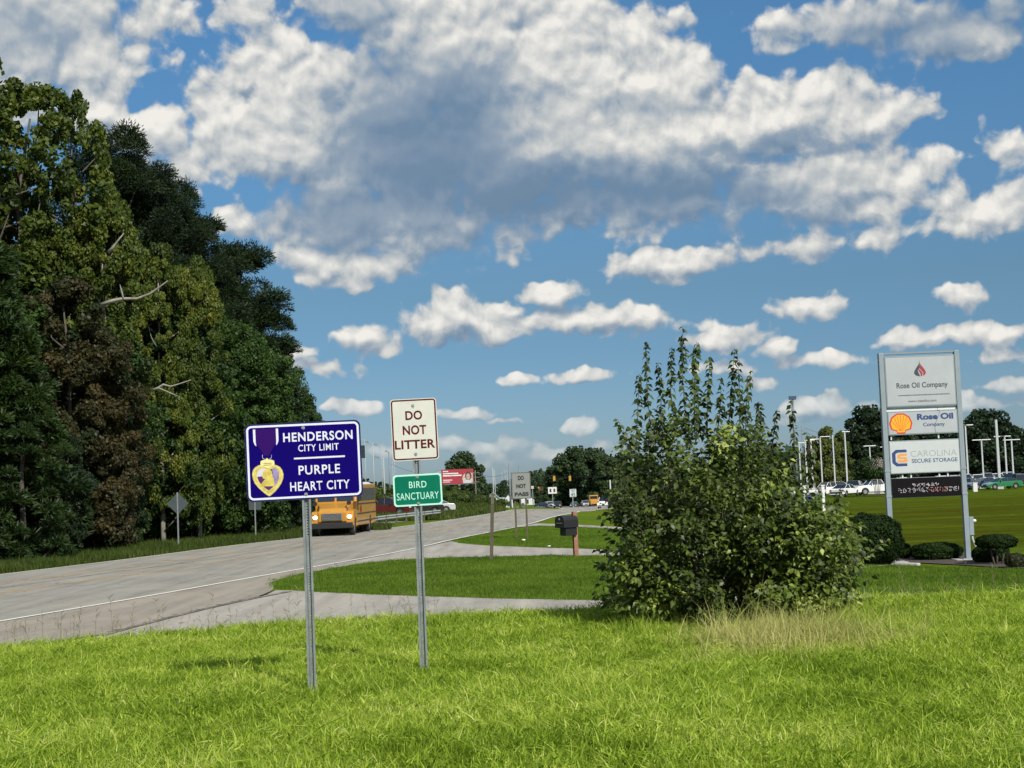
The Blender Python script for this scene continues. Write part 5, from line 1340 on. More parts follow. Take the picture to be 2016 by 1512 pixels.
back_sign(351, 970, 1014, 1082, 21.5, 'grey back of a diamond warning sign in front of the wood', True)
back_sign(503, 984, 1004, 1062, 12, 'grey back of a small square sign below the left corner of the blue sign', False)
def dark_box_sign():
    g = gd(711, 125); k = pm(125); root = empty('box_sign', g, 0, 'dark rectangular box on a pole peeking out right of the blue sign', 'sign'); z1 = up_at(g, 711, 877).z - g.z; z0 = up_at(g, 711, 902).z - g.z
    b = MB(); b.box((-.2, .1, z1 / 2), (.16, .16, z1)); b.build('pole', GALV, root); b = MB(); b.box((0, 0, (z0 + z1) / 2), (20 / k, .18, z1 - z0)); bx = b.build('box', mat('dark_green_black', (.012, .02, .022), .5), root)
    for dz in (.25, -.25):
        b = MB(); b.box((0, -.095, (z0 + z1) / 2 + dz * (z1 - z0)), (17 / k, .02, (z1 - z0) * .42)); b.build('face', mat('box_face', (.02, .035, .038), .4), bx)
dark_box_sign()

# ------------------------------------------------------------------ tall company sign on the right
def pylon():
    g = gp(1906, 1103, 27); k = pm(g.y); Y = g.y
    root = empty('pylon_sign', g, 0, 'tall grey pylon sign with four company panels on two square posts', 'pylon sign')
    PAINT = mat('pylon_grey_paint', (.22, .265, .295), .5, vary=.08, scale=2.5); FACE = mat('acrylic_face', (.37, .395, .41), .35, vary=.05, scale=1.5); FRAME = mat('panel_frame', (.20, .23, .25), .5)
    L = lambda px, py: (lambda p: (p.x - g.x, p.z - g.z))(at(px, py, Y))
    # verticals in this place lean with the camera: use the panel's own frame
    xr = 0.0; W = (1906 - 1757.5) / k; xl = -W * 1.003; H = L(1885.5, 689.5)[1]; pw = 9.6 / k
    for x, nm in ((xl, 'l'), (xr, 'r')):
        b = MB(); b.box((x, 0, H / 2 - .1), (pw, pw * 1.3, H + .2)); o = b.build('post', PAINT, root, bevel=.01)
        b = MB(); b.box((x, 0, .05), (pw * 2.6, pw * 2.6, .05)); b.build('base_plate', PAINT, o)
        for zf in (H - 282 / k, H - 232 / k):
            b = MB(); b.box((x, 0, zf), (pw * 1.15, pw * 1.45, .07)); b.build('collar', PAINT, o)
    for x in (xl, xr):
        b = MB(); b.box((x, 0, 0.0), (.9, .7, .10)); b.build('footing', MATS['kerb_concrete'], root)
    b = MB(); b.box(((xl + xr) / 2, 0, H - .03), (W - pw, pw, .06)); b.build('crossbar', FRAME, root)
    inner = W - pw; cx = (xl + xr) / 2
    def panel(t0, t1, face, nm, lab, dep=.20, inset=.04):
        z1 = H - t0 / k; z0 = H - t1 / k; h = z1 - z0
        b = MB(); b.box((0, 0, 0), (inner - .01, dep, h)); o = b.build('sign_box', FRAME, root, loc=(cx, 0, (z0 + z1) / 2), bevel=.012); o['label'] = lab
        f = flat(rrect(inner - .01 - inset * 2, h - inset * 2, .01), -dep / 2 - .004, 'face', face, o); return o, inner - .01, h, -dep / 2 - .006
    RED = mat('drop_red', (.30, .03, .05), .4); TXT = mat('charcoal_print', (.04, .04, .05), .5); BLUEB = mat('navy_print', (.018, .045, .16), .45); ORG = mat('orange_print', (.68, .30, .06), .45)
    # 1: oil company
    o, w, h, y = panel(8, 108, FACE, 'a', 'top panel with a red and black drop and company name')
    q = lambda u, v: ((u - .5) * w, (.5 - v) * h)
    drop = []
    for i in range(28):
        t = i / 27 * 2 * math.pi; r_ = math.sin(t / 2) ** 1.6; drop.append((.5 + .085 * math.sin(t) * r_ * 1.0, .40 - .17 * (1 - (1 - math.cos(t)) / 2 * 1.85) * 1.0 + .0))
    drop = [(.5, .085), (.512, .17), (.548, .235), (.578, .30), (.585, .345), (.565, .385), (.53, .405), (.5, .41), (.47, .405), (.435, .385), (.415, .345), (.422, .30), (.452, .235), (.488, .17)]
    lf = [p for p in drop if p[0] <= .5]; flat([q(*p) for p in [(.5, .085)] + [(.5, .24), (.47, .30), (.5, .41)] + [(.47, .405), (.435, .385), (.415, .345), (.422, .30), (.452, .235), (.488, .17)]], y, 'drop_half', TXT, o)
    flat([q(*p) for p in [(.505, .14), (.515, .18), (.55, .24), (.578, .30), (.585, .345), (.565, .385), (.535, .405), (.55, .34), (.50, .255)]], y, 'drop_half', RED, o)
    flat([q(*p) for p in [(.492, .26), (.54, .345), (.525, .405), (.505, .408), (.508, .36), (.484, .30)]], y - .001, 'drop_stripe', RED, o)
    lettering('Rose Oil Company', TXT, o, .155, .885, .525, .665, w, h, y, .02)
    r_ = random.Random(4); b = MB(); x = .17
    while x < .90:                                       # a line of print too small to read
        ww = r_.uniform(.008, .016); b.add([(*q(x, .765)[:1], y, q(x, .765)[1]), (q(x + ww, .765)[0], y, q(x, .765)[1]), (q(x + ww, .765)[0], y, q(x, .785)[1]), (q(x, .765)[0], y, q(x, .785)[1])], [(0, 1, 2, 3)]); x += ww + .005
    s_ = b.build('fine_print', TXT, o, fix=False); s_['kind'] = 'stuff'
    lettering('www.roseoilco.com', TXT, o, .31, .71, .865, .915, w, h, y, .01)
    # backing strip
    b = MB(); b.box((cx, .02, H - 112.5 / k), (inner, .05, 7.5 / k)); b.build('white_strip', mat('white_strip', (.62, .64, .64), .5), root)
    # 2: fuel panel
    o, w, h, y = panel(116, 163, FACE, 'b', 'panel with the yellow and red scallop shell')
    q = lambda u, v: ((u - .5) * w, (.5 - v) * h); asp = h / w
    SHR = mat('shell_red', (.52, .045, .02), .45); SHY = mat('shell_yellow', (.80, .36, .012), .45)
    def shellp(s):
        pts = []
        for i in range(25):
            a = math.pi * (-.17 + 1.34 * i / 24); r0 = 1 + .025 * math.cos(i / 24 * 14 * math.pi)
            pts.append((math.cos(a) * r0, math.sin(a) * r0))
        pts = [(.36, -.92), (.40, -.66)] + [(.62, -.62)] + pts + [(-.62, -.62), (-.40, -.66), (-.36, -.92)]
        return [q(.185 + x * .162 * s, .53 - (z * .45 + .0) * s) for x, z in pts]
    flat(shellp(1.0), y, 'shell_outline', SHR, o); sh = flat(shellp(.86), y - .001, 'shell', SHY, o)
    for i in range(7):
        a = R(90 + (i - 3) * 21); p0 = (.185 + .0 + math.cos(a) * .02, .53 + .30); p1 = (.185 + math.cos(a) * .135, .53 - math.sin(a) * .36 + .0)
        if abs(i - 3) == 3: p1 = (p1[0], p1[1] + .05)
        dx = .004; flat([q(p0[0] - dx * .5, p0[1]), q(p0[0] + dx * .5, p0[1]), q(p1[0] + dx, p1[1]), q(p1[0] - dx, p1[1])], y - .002, 'rib', SHR, sh)
    lettering('Rose Oil', BLUEB, o, .42, .935, .14, .40, w, h, y, .045); lettering('Company', BLUEB, o, .50, .81, .52, .72, w, h, y, .02)
    b = MB(); pts = [(.72, -.12), (.715, .02), (.75, .06), (.735, .2), (.70, .42), (.672, .62), (.665, .78), (.68, .98)]
    b.tube([(q(*p)[0], y - .002, q(*p)[1]) for p in pts], .005, 4); b.build('crack', TXT, o)
    # 3: storage panel
    for x in (.05, .72):
        b = MB(); b.box((cx + (x - .5) * inner, 0, H - 167 / k), (.04, .06, 10 / k)); b.build('hanger', mat('white_strip', (.62, .64, .64)), root)
    o, w, h, y = panel(174, 239, mat('white_acrylic', (.48, .51, .51), .35, vary=.03), 'c', 'white storage company panel with blue and orange monogram', inset=.03)
    q = lambda u, v: ((u - .5) * w, (.5 - v) * h)
    flat([q(*p) for p in [(.245, .27), (.09, .27), (.035, .37), (.035, .66), (.09, .77), (.245, .77), (.245, .685), (.12, .685), (.085, .63), (.085, .40), (.12, .355), (.245, .355)]], y, 'monogram_c', BLUEB, o)
    flat([q(*p) for p in [(.245, .39), (.135, .39), (.108, .43), (.108, .53), (.135, .555), (.205, .555), (.205, .585), (.11, .585), (.11, .655), (.225, .655), (.25, .63), (.25, .52), (.225, .495), (.155, .495), (.155, .46), (.245, .46)]], y, 'monogram_s', ORG, o)
    lettering('CAROLINA', mat('grey_print', (.30, .30, .31), .5), o, .30, .955, .32, .50, w, h, y, -.01); lettering('SECURE STORAGE', BLUEB, o, .31, .96, .565, .685, w, h, y, .012)
    for x in (.18, .30, .70, .82):
        b = MB(); b.box((cx + (x - .5) * inner, 0, H - 243 / k), (.045, .06, 10 / k)); b.build('hanger', MATS['white_strip'], root)
    # 4: message board with dots too broken up to read
    o, w, h, y = panel(247, 286, mat('led_black', (.006, .005, .006), .7, spec=.1), 'd', 'black electronic message board with broken rows of white and red dots', inset=.01)
    q = lambda u, v: ((u - .5) * w, (.5 - v) * h); r_ = random.Random(12); b1 = MB(); b2 = MB()
    for (ua, ub, va, vb, n) in ((.30, .70, .30, .46, 70), (.10, .97, .52, .76, 230)):
        cells = int((ub - ua) / .013)
        for c in range(cells):
            if c % 5 == 4: continue
            for rr in range(5):
                if r_.random() < .47: continue
                u = ua + c * .013; v = va + (vb - va) * rr / 5; b = b2 if (u > .52 and va > .5 and u < .78) or r_.random() < .12 else b1
                b.add([(q(u, v)[0], y, q(u, v)[1]), (q(u + .009, v)[0], y, q(u, v)[1]), (q(u + .009, v)[0], y, q(u, v + .03)[1]), (q(u, v)[0], y, q(u, v + .03)[1])], [(0, 1, 2, 3)])
    for bb, nm, c in ((b1, 'white', (.75, .75, .78, .55)), (b2, 'red', (.8, .25, .25, .55))):
        z_ = bb.build('lit_dots', mat('led_' + nm, (.1, .1, .1), .5, emit=c), o, fix=False); z_['kind'] = 'stuff'
    # electrical box, light and conduit on the right post
    b = MB(); b.box((0, 0, 0), (8.5 / k, .18, 36 / k)); eb = b.build('electric_box', PAINT, root, loc=(xr + 9.5 / k, .0, H - 346 / k), bevel=.01)
    b = MB(); c0 = (6.5 / k, -.05, 10 / k)
    b.tube([(c0[0] - .06, c0[1], c0[2]), (c0[0] - .03, c0[1], c0[2]), (c0[0] + .02, c0[1], c0[2]), (c0[0] + .055, c0[1], c0[2])], [.03, .05, .055, .03], 10); b.build('photocell', mat('white_plastic', (.7, .7, .66), .4), eb, smooth=True)
    b = MB(); b.tube([(xr + .17, -.02, H - 363 / k), (xr + .18, -.03, H - 372 / k), (xr + .24, -.05, H - 384 / k), (xr + .33, -.06, H - 397 / k), (xr + .35, -.06, H - 408 / k), (xr + .40, -.06, -.05)], .030, 8); b.build('conduit', mat('pvc_conduit', (.42, .46, .43), .5), root, smooth=True)
pylon()

# ------------------------------------------------------------------ lot lamp posts, street lights, poles
POLEW = mat('pale_lamp_post', (.40, .42, .42), .5); POLEP = mat('weathered_pale_pole', (.30, .33, .34), .6); LAMPHEAD = mat('lamp_head', (.60, .61, .60), .45); POLEG = mat('bluish_grey_pole', (.16, .19, .21), .6); POLEWOOD = mat('utility_pole_wood', (.16, .145, .125), .85, vary=.15)
def lamp_post(px, top, Y, arms, label, base_z=None, w=.14, head=1.5, m=POLEW, name='lamp_post', group='lamp posts of the car lot'):
    g = gd(px, Y); h = up_at(g, px, top).z - g.z; root = empty(name, g, 0, label, 'lamp post', group)
    b = MB(); b.box((0, 0, h / 2 - .1), (w, w, h + .2), taper=(.8, .8)); b.build('pole', m, root)
    b = MB(); b.box((0, 0, .3), (w * 2.2, w * 2.2, .6)); b.build('pole_base', MATS['kerb_concrete'], root)
    for s in arms:
        b = MB(); b.box((s * head / 2, 0, h + .02), (head, .34, .14)); b.build('lamp_head', LAMPHEAD, root, bevel=.03)
    return root
LP = [(1905, 837, 240, (-.75, .55), 'lamp post rising beside the right post of the tall sign', .26, 1.6), (1935, 866, 232, (-1, 1), 'T-shaped lamp post above the blue sedan', .22, 1.4), (1966, 826, 195, (), 'tallest thick pale pole behind the green sedan', .34, 1),
      (1981, 859, 226, (-1, .1), 'lamp post with one head to the left, right of the tallest pole', .24, 1.6), (1994, 866, 236, (-1, 1), 'T-shaped lamp post nearest the right edge', .24, 1.3),
      (1576, 872, 250, (.8,), 'leftmost lamp post of the cluster above the shrub', .22, 1.6), (1588.5, 867, 245, (.8,), 'second lamp post of the cluster above the shrub', .28, 1.7), (1599.5, 865, 250, (.8,), 'third lamp post of the cluster above the shrub', .26, 1.5),
      (1618, 860, 262, (1,), 'lamp post with head to the right, before the yellow-green tree', .22, 1.7), (1643, 856, 240, (), 'bare pale pole over the white SUV', .22, 1), (1667, 850, 236, (.3,), 'pale pole left of the crape myrtle', .24, 1.2),
      (1714.5, 878, 250, (-1, 1), 'T-shaped lamp post over the crape myrtle', .2, 1.0), (1746, 880, 275, (-1, .2), 'small lamp post half hidden by the left post of the tall sign', .2, 1.0)]
for px, top, Y, arms, lab, w, hd in LP: lamp_post(px, top, Y, arms, lab, w=w, head=hd)
def plain_pole(px, top, Y, r, label, m, cross=(), name='utility_pole', cat='utility pole', group=None, cap=None, lamp=None):
    g = gd(px, Y); h = up_at(g, px, top).z - g.z; root = empty(name, g, 0, label, cat, group)
    b = MB(); b.tube([(0, 0, -.3), (0, 0, h)], [r * 1.2, r * .8], 8); b.build('pole', m, root, smooth=True)
    for dz, w in cross:
        b = MB(); b.box((0, -.1, h - dz), (w, .12, .14)); b.build('crossarm', m, root)
    if cap: b = MB(); b.box((0, 0, h), cap); b.build('cap', mat('blue_cap', (.03, .06, .12), .5), root)
    if lamp:
        b = MB(); b.tube([(0, 0, h - .3), (lamp * .5, 0, h), (lamp, 0, h + .05)], .05, 5); b.build('arm', m, root)
        b = MB(); b.prism([(lamp * .55, h + .02), (lamp * .75, h + .22), (lamp * 1.15, h + .25), (lamp * 1.5, h + .05), (lamp * 1.4, h - .02)], -.15, .15); b.build('lamp_head', mat('cobra_head', (.20, .22, .23), .5), root)
    return root
plain_pole(1568, 783, 215, .20, 'tall grey pole with a blue top rising out of the shrub', POLEG, name='flag_pole', cat='pole', cap=(1.0, .5, .5))
plain_pole(1583, 838, 300, .14, 'dark utility pole behind the lamp post cluster', POLEG, cross=((.9, 2.4), (1.7, 2.0)))
SG = 'tall street lights above the school bus'
plain_pole(721, 864, 190, .055, 'street light nearest the blue sign', POLEP, name='street_light', cat='street light', group=SG, lamp=-.85)
plain_pole(737, 871, 200, .08, 'second street light from the blue sign', POLEP, name='street_light', cat='street light', group=SG, lamp=-.9)
plain_pole(753.5, 876, 215, .05, 'third street light from the blue sign, tall and thin', POLEP, name='street_light', cat='street light', group=SG, lamp=-.95)
plain_pole(757, 901, 205, .11, 'short thick street light below the third one', POLEP, name='street_light', cat='street light', group=SG, lamp=-1.0)
plain_pole(768, 889, 230, .09, 'dark thin street light left of the white sign', POLEG, name='street_light', cat='street light', group=SG, lamp=-.4)
plain_pole(774.5, 905, 300, .06, 'thin pale pole at the left corner of the white sign', POLEP, name='street_light', cat='street light', group=SG)
plain_pole(778.5, 907, 310, .06, 'thin pale pole under the left corner of the white sign', POLEP, name='street_light', cat='street light', group=SG)
FP = 'poles along the far road'
plain_pole(936.5, 926, 330, .14, 'utility pole with stacked crossarms right of the billboard', POLEWOOD, cross=((.5, 1.7), (1.5, 1.9), (2.5, 1.7)), group=FP)
plain_pole(971, 921, 360, .17, 'thick pale pole above the weathered marker post', POLEP, group=FP)
plain_pole(974.5, 925, 350, .11, 'thinner pale pole beside the thick one', POLEP, group=FP)
plain_pole(1004, 912, 255, .16, 'tall bluish pole left of the DO NOT PASS sign', POLEG, group=FP)
plain_pole(1023, 917, 275, .16, 'bluish pole sticking up behind the DO NOT PASS sign', POLEG, group=FP)
for px, tp, n in ((989, 927, 'left'), (995, 925, 'middle'), (999, 923, 'right')): plain_pole(px, tp, 480, .07, f'{n} one of three thin distant lights left of the bluish pole', POLEP, name='street_light', cat='street light', group='three thin distant lights', lamp=-.5 if n != 'right' else .5)
plain_pole(1201, 945, 300, .16, 'pale pole at the left rim of the large shrub', POLEW, group=FP)
def wire(pts, r, label):
    P = []
    for (a, b_) in zip(pts[:-1], pts[1:]):
        for i in range(8):
            t = i / 8; p = a.lerp(b_, t); p.z -= .8 * math.sin(math.pi * t); P.append(p)
    P.append(pts[-1]); o = P[0].copy(); b = MB(); b.tube([p - o for p in P], r, 4); w = b.build('overhead_wire', INK, loc=o); tag(w, label, 'wire', 'overhead wires')
wire([at(936.5, 930, 330), at(1004, 931, 300), at(1090, 936, 420), at(1190, 932, 430)], .025, 'overhead wire crossing above the DO NOT PASS sign')
wire([at(770, 914, 230), at(870, 930, 300), at(936.5, 934, 330)], .022, 'overhead wire from the street lights to the crossarm pole')
wire([at(1583, 842, 300), at(1667, 852, 310), at(1745, 862, 330), at(1900, 872, 340)], .025, 'overhead wire running right behind the tall sign')
wire([at(1583, 850, 300), at(1667, 861, 310), at(1745, 872, 330)], .02, 'lower overhead wire left of the tall sign')

# ------------------------------------------------------------------ billboard, houses, small things far off
def billboard():
    Y = 335; g = gd(900, Y); k = pm(Y); root = empty('billboard', g, 0, 'red billboard with a portrait and white lines of print on the grassy bank', 'billboard')
    RED = mat('billboard_red', (.27, .014, .026), .6); WH = mat('billboard_white', (.55, .55, .55), .5)
    c = up_at(g, 901, 938); W, H = 58 / k / .9, 28.5 / k; z = c.z - g.z
    b = MB(); b.box((0, 0, 0), (W, .35, H)); p = b.build('board', RED, root, loc=(c.x - g.x, 0, z)); p.rotation_euler = (0, R(0), R(18))
    q = lambda u, v: ((u - .5) * W, (.5 - v) * H); y = -.18
    for u0, u1, v0, v1 in ((.03, .20, .10, .16), (.03, .52, .24, .32), (.03, .62, .38, .47), (.03, .32, .70, .76), (.03, .25, .83, .88)):
        flat([q(u0, v0), q(u1, v0), q(u1, v1), q(u0, v1)], y, 'print_line', WH, p)
    # portrait of a woman: pale backdrop, dark hair, face, shoulders
    PB = mat('portrait_backdrop', (.42, .37, .34), .5); HAIR = mat('portrait_hair', (.05, .02, .02), .5); SKIN = mat('portrait_skin', (.42, .26, .20), .5); CL = mat('portrait_clothes', (.42, .42, .44), .5)
    circ = lambda cu, cv, ru, rv, a0=0, a1=360: [q(cu + ru * math.cos(R(a0 + (a1 - a0) * i / 20)), cv - rv * math.sin(R(a0 + (a1 - a0) * i / 20))) for i in range(21)][:20]
    pt = flat([q(.66, .97), q(.64, .60), q(.68, .40), q(.76, .28), q(.86, .22), q(.97, .30), q(.97, .97)], y - .01, 'portrait', PB, p)
    flat(circ(.83, .48, .105, .30), y - .02, 'hair', HAIR, pt); flat(circ(.825, .53, .062, .21), y - .03, 'face', SKIN, pt)
    flat([q(.66, .98), q(.72, .82), q(.80, .76), q(.85, .76), q(.92, .84), q(.96, .98)], y - .035, 'shoulders', CL, pt)
    b = MB(); b.box((0, 0, (z - H / 2) / 2), (.45, .45, z - H / 2)); b.build('column', POLEWOOD, root, loc=(c.x - g.x + .3, .3, 0))
    b = MB(); b.box((0, -.75, -H / 2 - .12), (W, .5, .08)); b.build('catwalk', POLEG, p)
    b = MB(); b.tube([(-W / 2, -.1, H / 2), (-W / 2 - 1.6, -.9, H / 2 - .3)], .06, 5); b.build('light_arm', POLEG, p)
    b = MB(); b.box((0, 0, 0), (10 / k, .3, 20 / k)); sd = b.build('side_board', mat('billboard_grey', (.35, .37, .38), .5), root, loc=(c.x - g.x - 34 / k, .8, z + .1)); 
billboard()
def house(px, Y, w, h, d, rise, col, roofc, label, gable_front=True, name='house', win=((-.25, .5), (.25, .5)), sink=.2, group=None, rz=0):
    g = gd(px, Y); root = empty(name, (g.x, g.y, g.z - sink), rz, label, name, group); WF = mat('window_trim', (.6, .6, .58), .6); PG = mat('window_pane', (.04, .05, .06), .1)
    b = MB(); b.box((0, 0, h / 2), (w, d, h)); wl = b.build('wall', col, root)
    b = MB()
    if gable_front:
        b.prism([(-w / 2, h), (w / 2, h), (0, h + rise)], -d / 2, d / 2); b.build('gable', col, root); b = MB()
        for s in (-1, 1): b.prism([(s * (w / 2 + .4), h - .35), (0, h + rise), (0, h + rise + .18), (s * (w / 2 + .4), h - .17)], -d / 2 - .4, d / 2 + .4)
    else:
        b.prism([(-d / 2 - .4, h), (d / 2 + .4, h), (0, h + rise)], -w / 2 - .3, w / 2 + .3, 'x')
    b.build('roof', roofc, root)
    for u, v in win:
        b = MB(); b.box((u * w, -d / 2 - .03, v * h), (1.3, .06, 1.6)); f = b.build('window', WF, root); b = MB(); b.box((u * w, -d / 2 - .065, v * h), (1.05, .02, 1.35)); b.build('pane', PG, f)
    return root
PG_ = mat('pale_green_siding', (.48, .54, .50), .7, vary=.05); DR = mat('dark_shingles', (.07, .075, .08), .85, vary=.2); WS = mat('white_siding', (.58, .60, .60), .7, vary=.05); GR = mat('greenish_roof', (.26, .33, .31), .7)
house(970, 415, 4.0, 2.6, 7, 2.0, PG_, GR, 'pale green gabled house beyond the marker post')
house(982, 425, 3.4, 2.3, 6, .9, PG_, GR, 'low pale wing to the right of the gabled house', False, win=((.2, .5),))
house(1001, 420, 2.0, 2.8, 6, 1.3, WS, DR, 'narrow white gabled house left of the bluish pole', win=((0, .5),))
house(992, 430, 2.6, 1.6, 5, .9, WS, DR, 'low dark-roofed building between the two gabled houses', False, win=())
house(891, 330, 5.0, .9, 4, .4, WS, mat('white_metal_roof', (.65, .65, .64), .5), 'low white building under the billboard', False, win=())
house(943, 380, 3.5, 1.3, 5, .5, mat('red_brick', (.22, .07, .045), .85, vary=.2), DR, 'small red brick building below the crossarm pole', False, win=())
house(1108, 470, 6, 2.2, 8, 1.5, WS, DR, 'small white house under the big tree at the junction')
house(1036, 480, 4.5, 2.4, 8, 1.2, WS, DR, 'small pale house right of the DO NOT PASS sign', win=((0, .5),))
def price_sign(px, top, bot, Y, w, label, cols, seed):
    g = gd(px, Y); root = empty('store_sign', g, 0, label, 'sign', 'small store signs at the junction'); k = pm(Y); z1 = up_at(g, px, top).z - g.z; z0 = up_at(g, px, bot).z - g.z
    b = MB(); b.box((0, .1, z0 / 2), (.25, .25, z0)); b.build('post', POLEG, root); b = MB(); b.box((0, 0, (z0 + z1) / 2), (w / k, .3, z1 - z0)); p = b.build('board', cols[0], root)
    r_ = random.Random(seed)
    for i in range(2):
        b = MB(); b.box(((i - .5) * w / k * .45, -.17, (z0 + z1) / 2), (w / k * .2, .04, (z1 - z0) * .5)); b.build('print_block', cols[1], p)
SW = mat('store_sign_white', (.6, .6, .58), .5); SO = mat('store_sign_orange', (.6, .25, .04), .5); SY = mat('signal_yellow', (.62, .36, .03), .5); SR = mat('store_sign_red', (.4, .03, .02), .5)
price_sign(1065, 958, 967, 455, 12, 'orange and white store sign left of the white price sign', (SO, SW), 1)
price_sign(1087, 959, 972, 440, 17, 'white price sign above the white SUV', (SW, TRIM), 2)
price_sign(1048, 957, 962, 470, 5, 'tiny white sign right of the DO NOT PASS sign', (SW, SO), 3)
def signal(px, py, Y, label):
    c = at(px, py, Y); o = empty('traffic_signal', c, 0, label, 'traffic light', 'traffic lights over the far junction')
    b = MB(); b.box((0, 0, 0), (.55, .45, 1.35)); h = b.build('housing', SY, o, bevel=.04)
    for i, c_ in enumerate((TAIL, mat('amber_off', (.3, .15, .02), .4), mat('green_off', (.02, .12, .06), .4))):
        b = MB(); b.prism([(.16 * math.cos(2 * math.pi * k / 10), .42 - .42 * i + .16 * math.sin(2 * math.pi * k / 10)) for k in range(10)], -.26, -.23); b.build('lens', c_, h)
    b = MB(); b.tube([(0, 0, .65), (0, 0, 1.5)], .04, 5); b.build('hanger', INK, o)
signal(1091, 942, 410, 'yellow traffic light hanging left of the big tree'); signal(1122, 942, 412, 'yellow traffic light hanging in front of the big tree')
w0, w1 = at(1004, 930, 405), at(1235, 931, 412); wire([w0, at(1091, 936, 410), at(1122, 936, 412), w1], .03, 'span wire carrying the two traffic lights')
def guardrail(pts, label, posts, h=.75):
    P = [gp(x, y, 60) for x, y in pts]; root = empty('guardrail', P[0], 0, label, 'guardrail'); b = MB(); ST = mat('guardrail_steel', (.42, .43, .40), .5, .4, vary=.15)
    for a, c in zip(P[:-1], P[1:]):
        d = (c - a); n = Vector((d.y, -d.x, 0)).normalized()
        for z0, o0, z1, o1 in ((.42, 0, .50, .07), (.50, .07, .56, .0), (.56, 0, .62, .0), (.62, .0, .68, .07), (.68, .07, .75, 0)):
            q0, q1 = a - P[0], c - P[0]; b.add([q0 + n * o0 + Vector((0, 0, z0)), q1 + n * o0 + Vector((0, 0, z0)), q1 + n * o1 + Vector((0, 0, z1)), q0 + n * o1 + Vector((0, 0, z1))], [(0, 1, 2, 3)])
    b.build('rail', ST, root, fix=False)
    for t in np.linspace(0, 1, posts):
        i = min(int(t * (len(P) - 1)), len(P) - 2); f = t * (len(P) - 1) - i; p = P[i].lerp(P[i + 1], f) - P[0]
        q = MB(); q.box((p.x, p.y + .08, p.z + .3), (.14, .18, .9)); q.build('post', WOOD_G, root)
guardrail([(722, 1041), (760, 1035.5), (800, 1030), (835, 1026), (867, 1022)], 'steel guardrail between the road and the maroon cars', 9)
loft([P2(728, 1034), P2(770, 1030), P2(830, 1024), P2(868, 1019)], [P2(728, 1012), P2(770, 1010), P2(830, 1008), P2(868, 1007)], 20, 4, .03, 'side_lane', LOTM)
guardrail([(975, 990), (990, 989.5), (1010, 989)], 'pale rail beyond the bank left of the bluish pole', 3)
def pedestal():
    g = gd(1917, 183); root = empty('utility_pedestal', g, 0, 'small white utility cabinet on the lawn edge before the blue sedan', 'utility cabinet'); k = pm(183)
    b = MB(); b.box((0, 0, .5), (8.5 / k, .4, 1.05)); c = b.build('cabinet', mat('white_cabinet', (.6, .6, .57), .5), root, bevel=.03); b = MB(); b.box((0, 0, 1.06), (9.6 / k, .46, .07)); b.build('lid', MATS['white_cabinet'], c, bevel=.02)
pedestal()
def fence_bits():
    Y = 120; g = gd(1585, Y); k = pm(Y); root = empty('white_fence', g, 0, 'white rail fence with a blue banner showing through the shrub', 'fence'); WH = mat('white_vinyl', (.66, .67, .66), .5); z = lambda py: up_at(g, 1585, py).z - g.z
    for px in (1545, 1582, 1618):
        x = (px - 1585) / k; b = MB(); b.box((x, 0, z(958) / 2), (5.5 / k, 5.5 / k, z(958))); o = b.build('post', WH, root); b = MB(); b.box((x, 0, z(957)), (7.5 / k, 7.5 / k, .08)); b.build('cap', WH, o)
    b = MB(); b.box((0, 0, z(968)), (76 / k, .06, 5 / k)); b.build('rail', WH, root)
    for x0, w in ((1595, 24), (1556, 16)):
        b = MB(); b.box(((x0 - 1585) / k, -.06, z(984)), (w / k, .04, 20 / k)); b.build('banner', mat('blue_banner', (.01, .04, .28), .5), root)
fence_bits()
def litter():
    for px, py, Y0, lab in ((1031, 1068, 40, 'white scrap of litter on the second grass island below the DO NOT PASS sign'), (1082, 1081, 40, 'white scrap of litter at the far edge of the second driveway'), (77, 1108, 40, 'white scrap of litter on the verge at far left')):
        g = gp(px, py, Y0); b = MB(); r_ = random.Random(int(px)); n = 7; s = .055
        pts = [(s * r_.uniform(.6, 1.2) * math.cos(2 * math.pi * i / n) * 1.6, s * r_.uniform(.6, 1.2) * math.sin(2 * math.pi * i / n), r_.uniform(.01, .05)) for i in range(n)]
        b.add(pts + [(0, 0, .07), (0, 0, .0)], [(i, (i + 1) % n, n) for i in range(n)] + [((i + 1) % n, i, n + 1) for i in range(n)]); o = b.build('litter', mat('paper_white', (.68, .67, .63), .8), loc=(g.x, g.y, g.z + .08)); tag(o, lab, 'litter', 'scraps of litter')
litter()

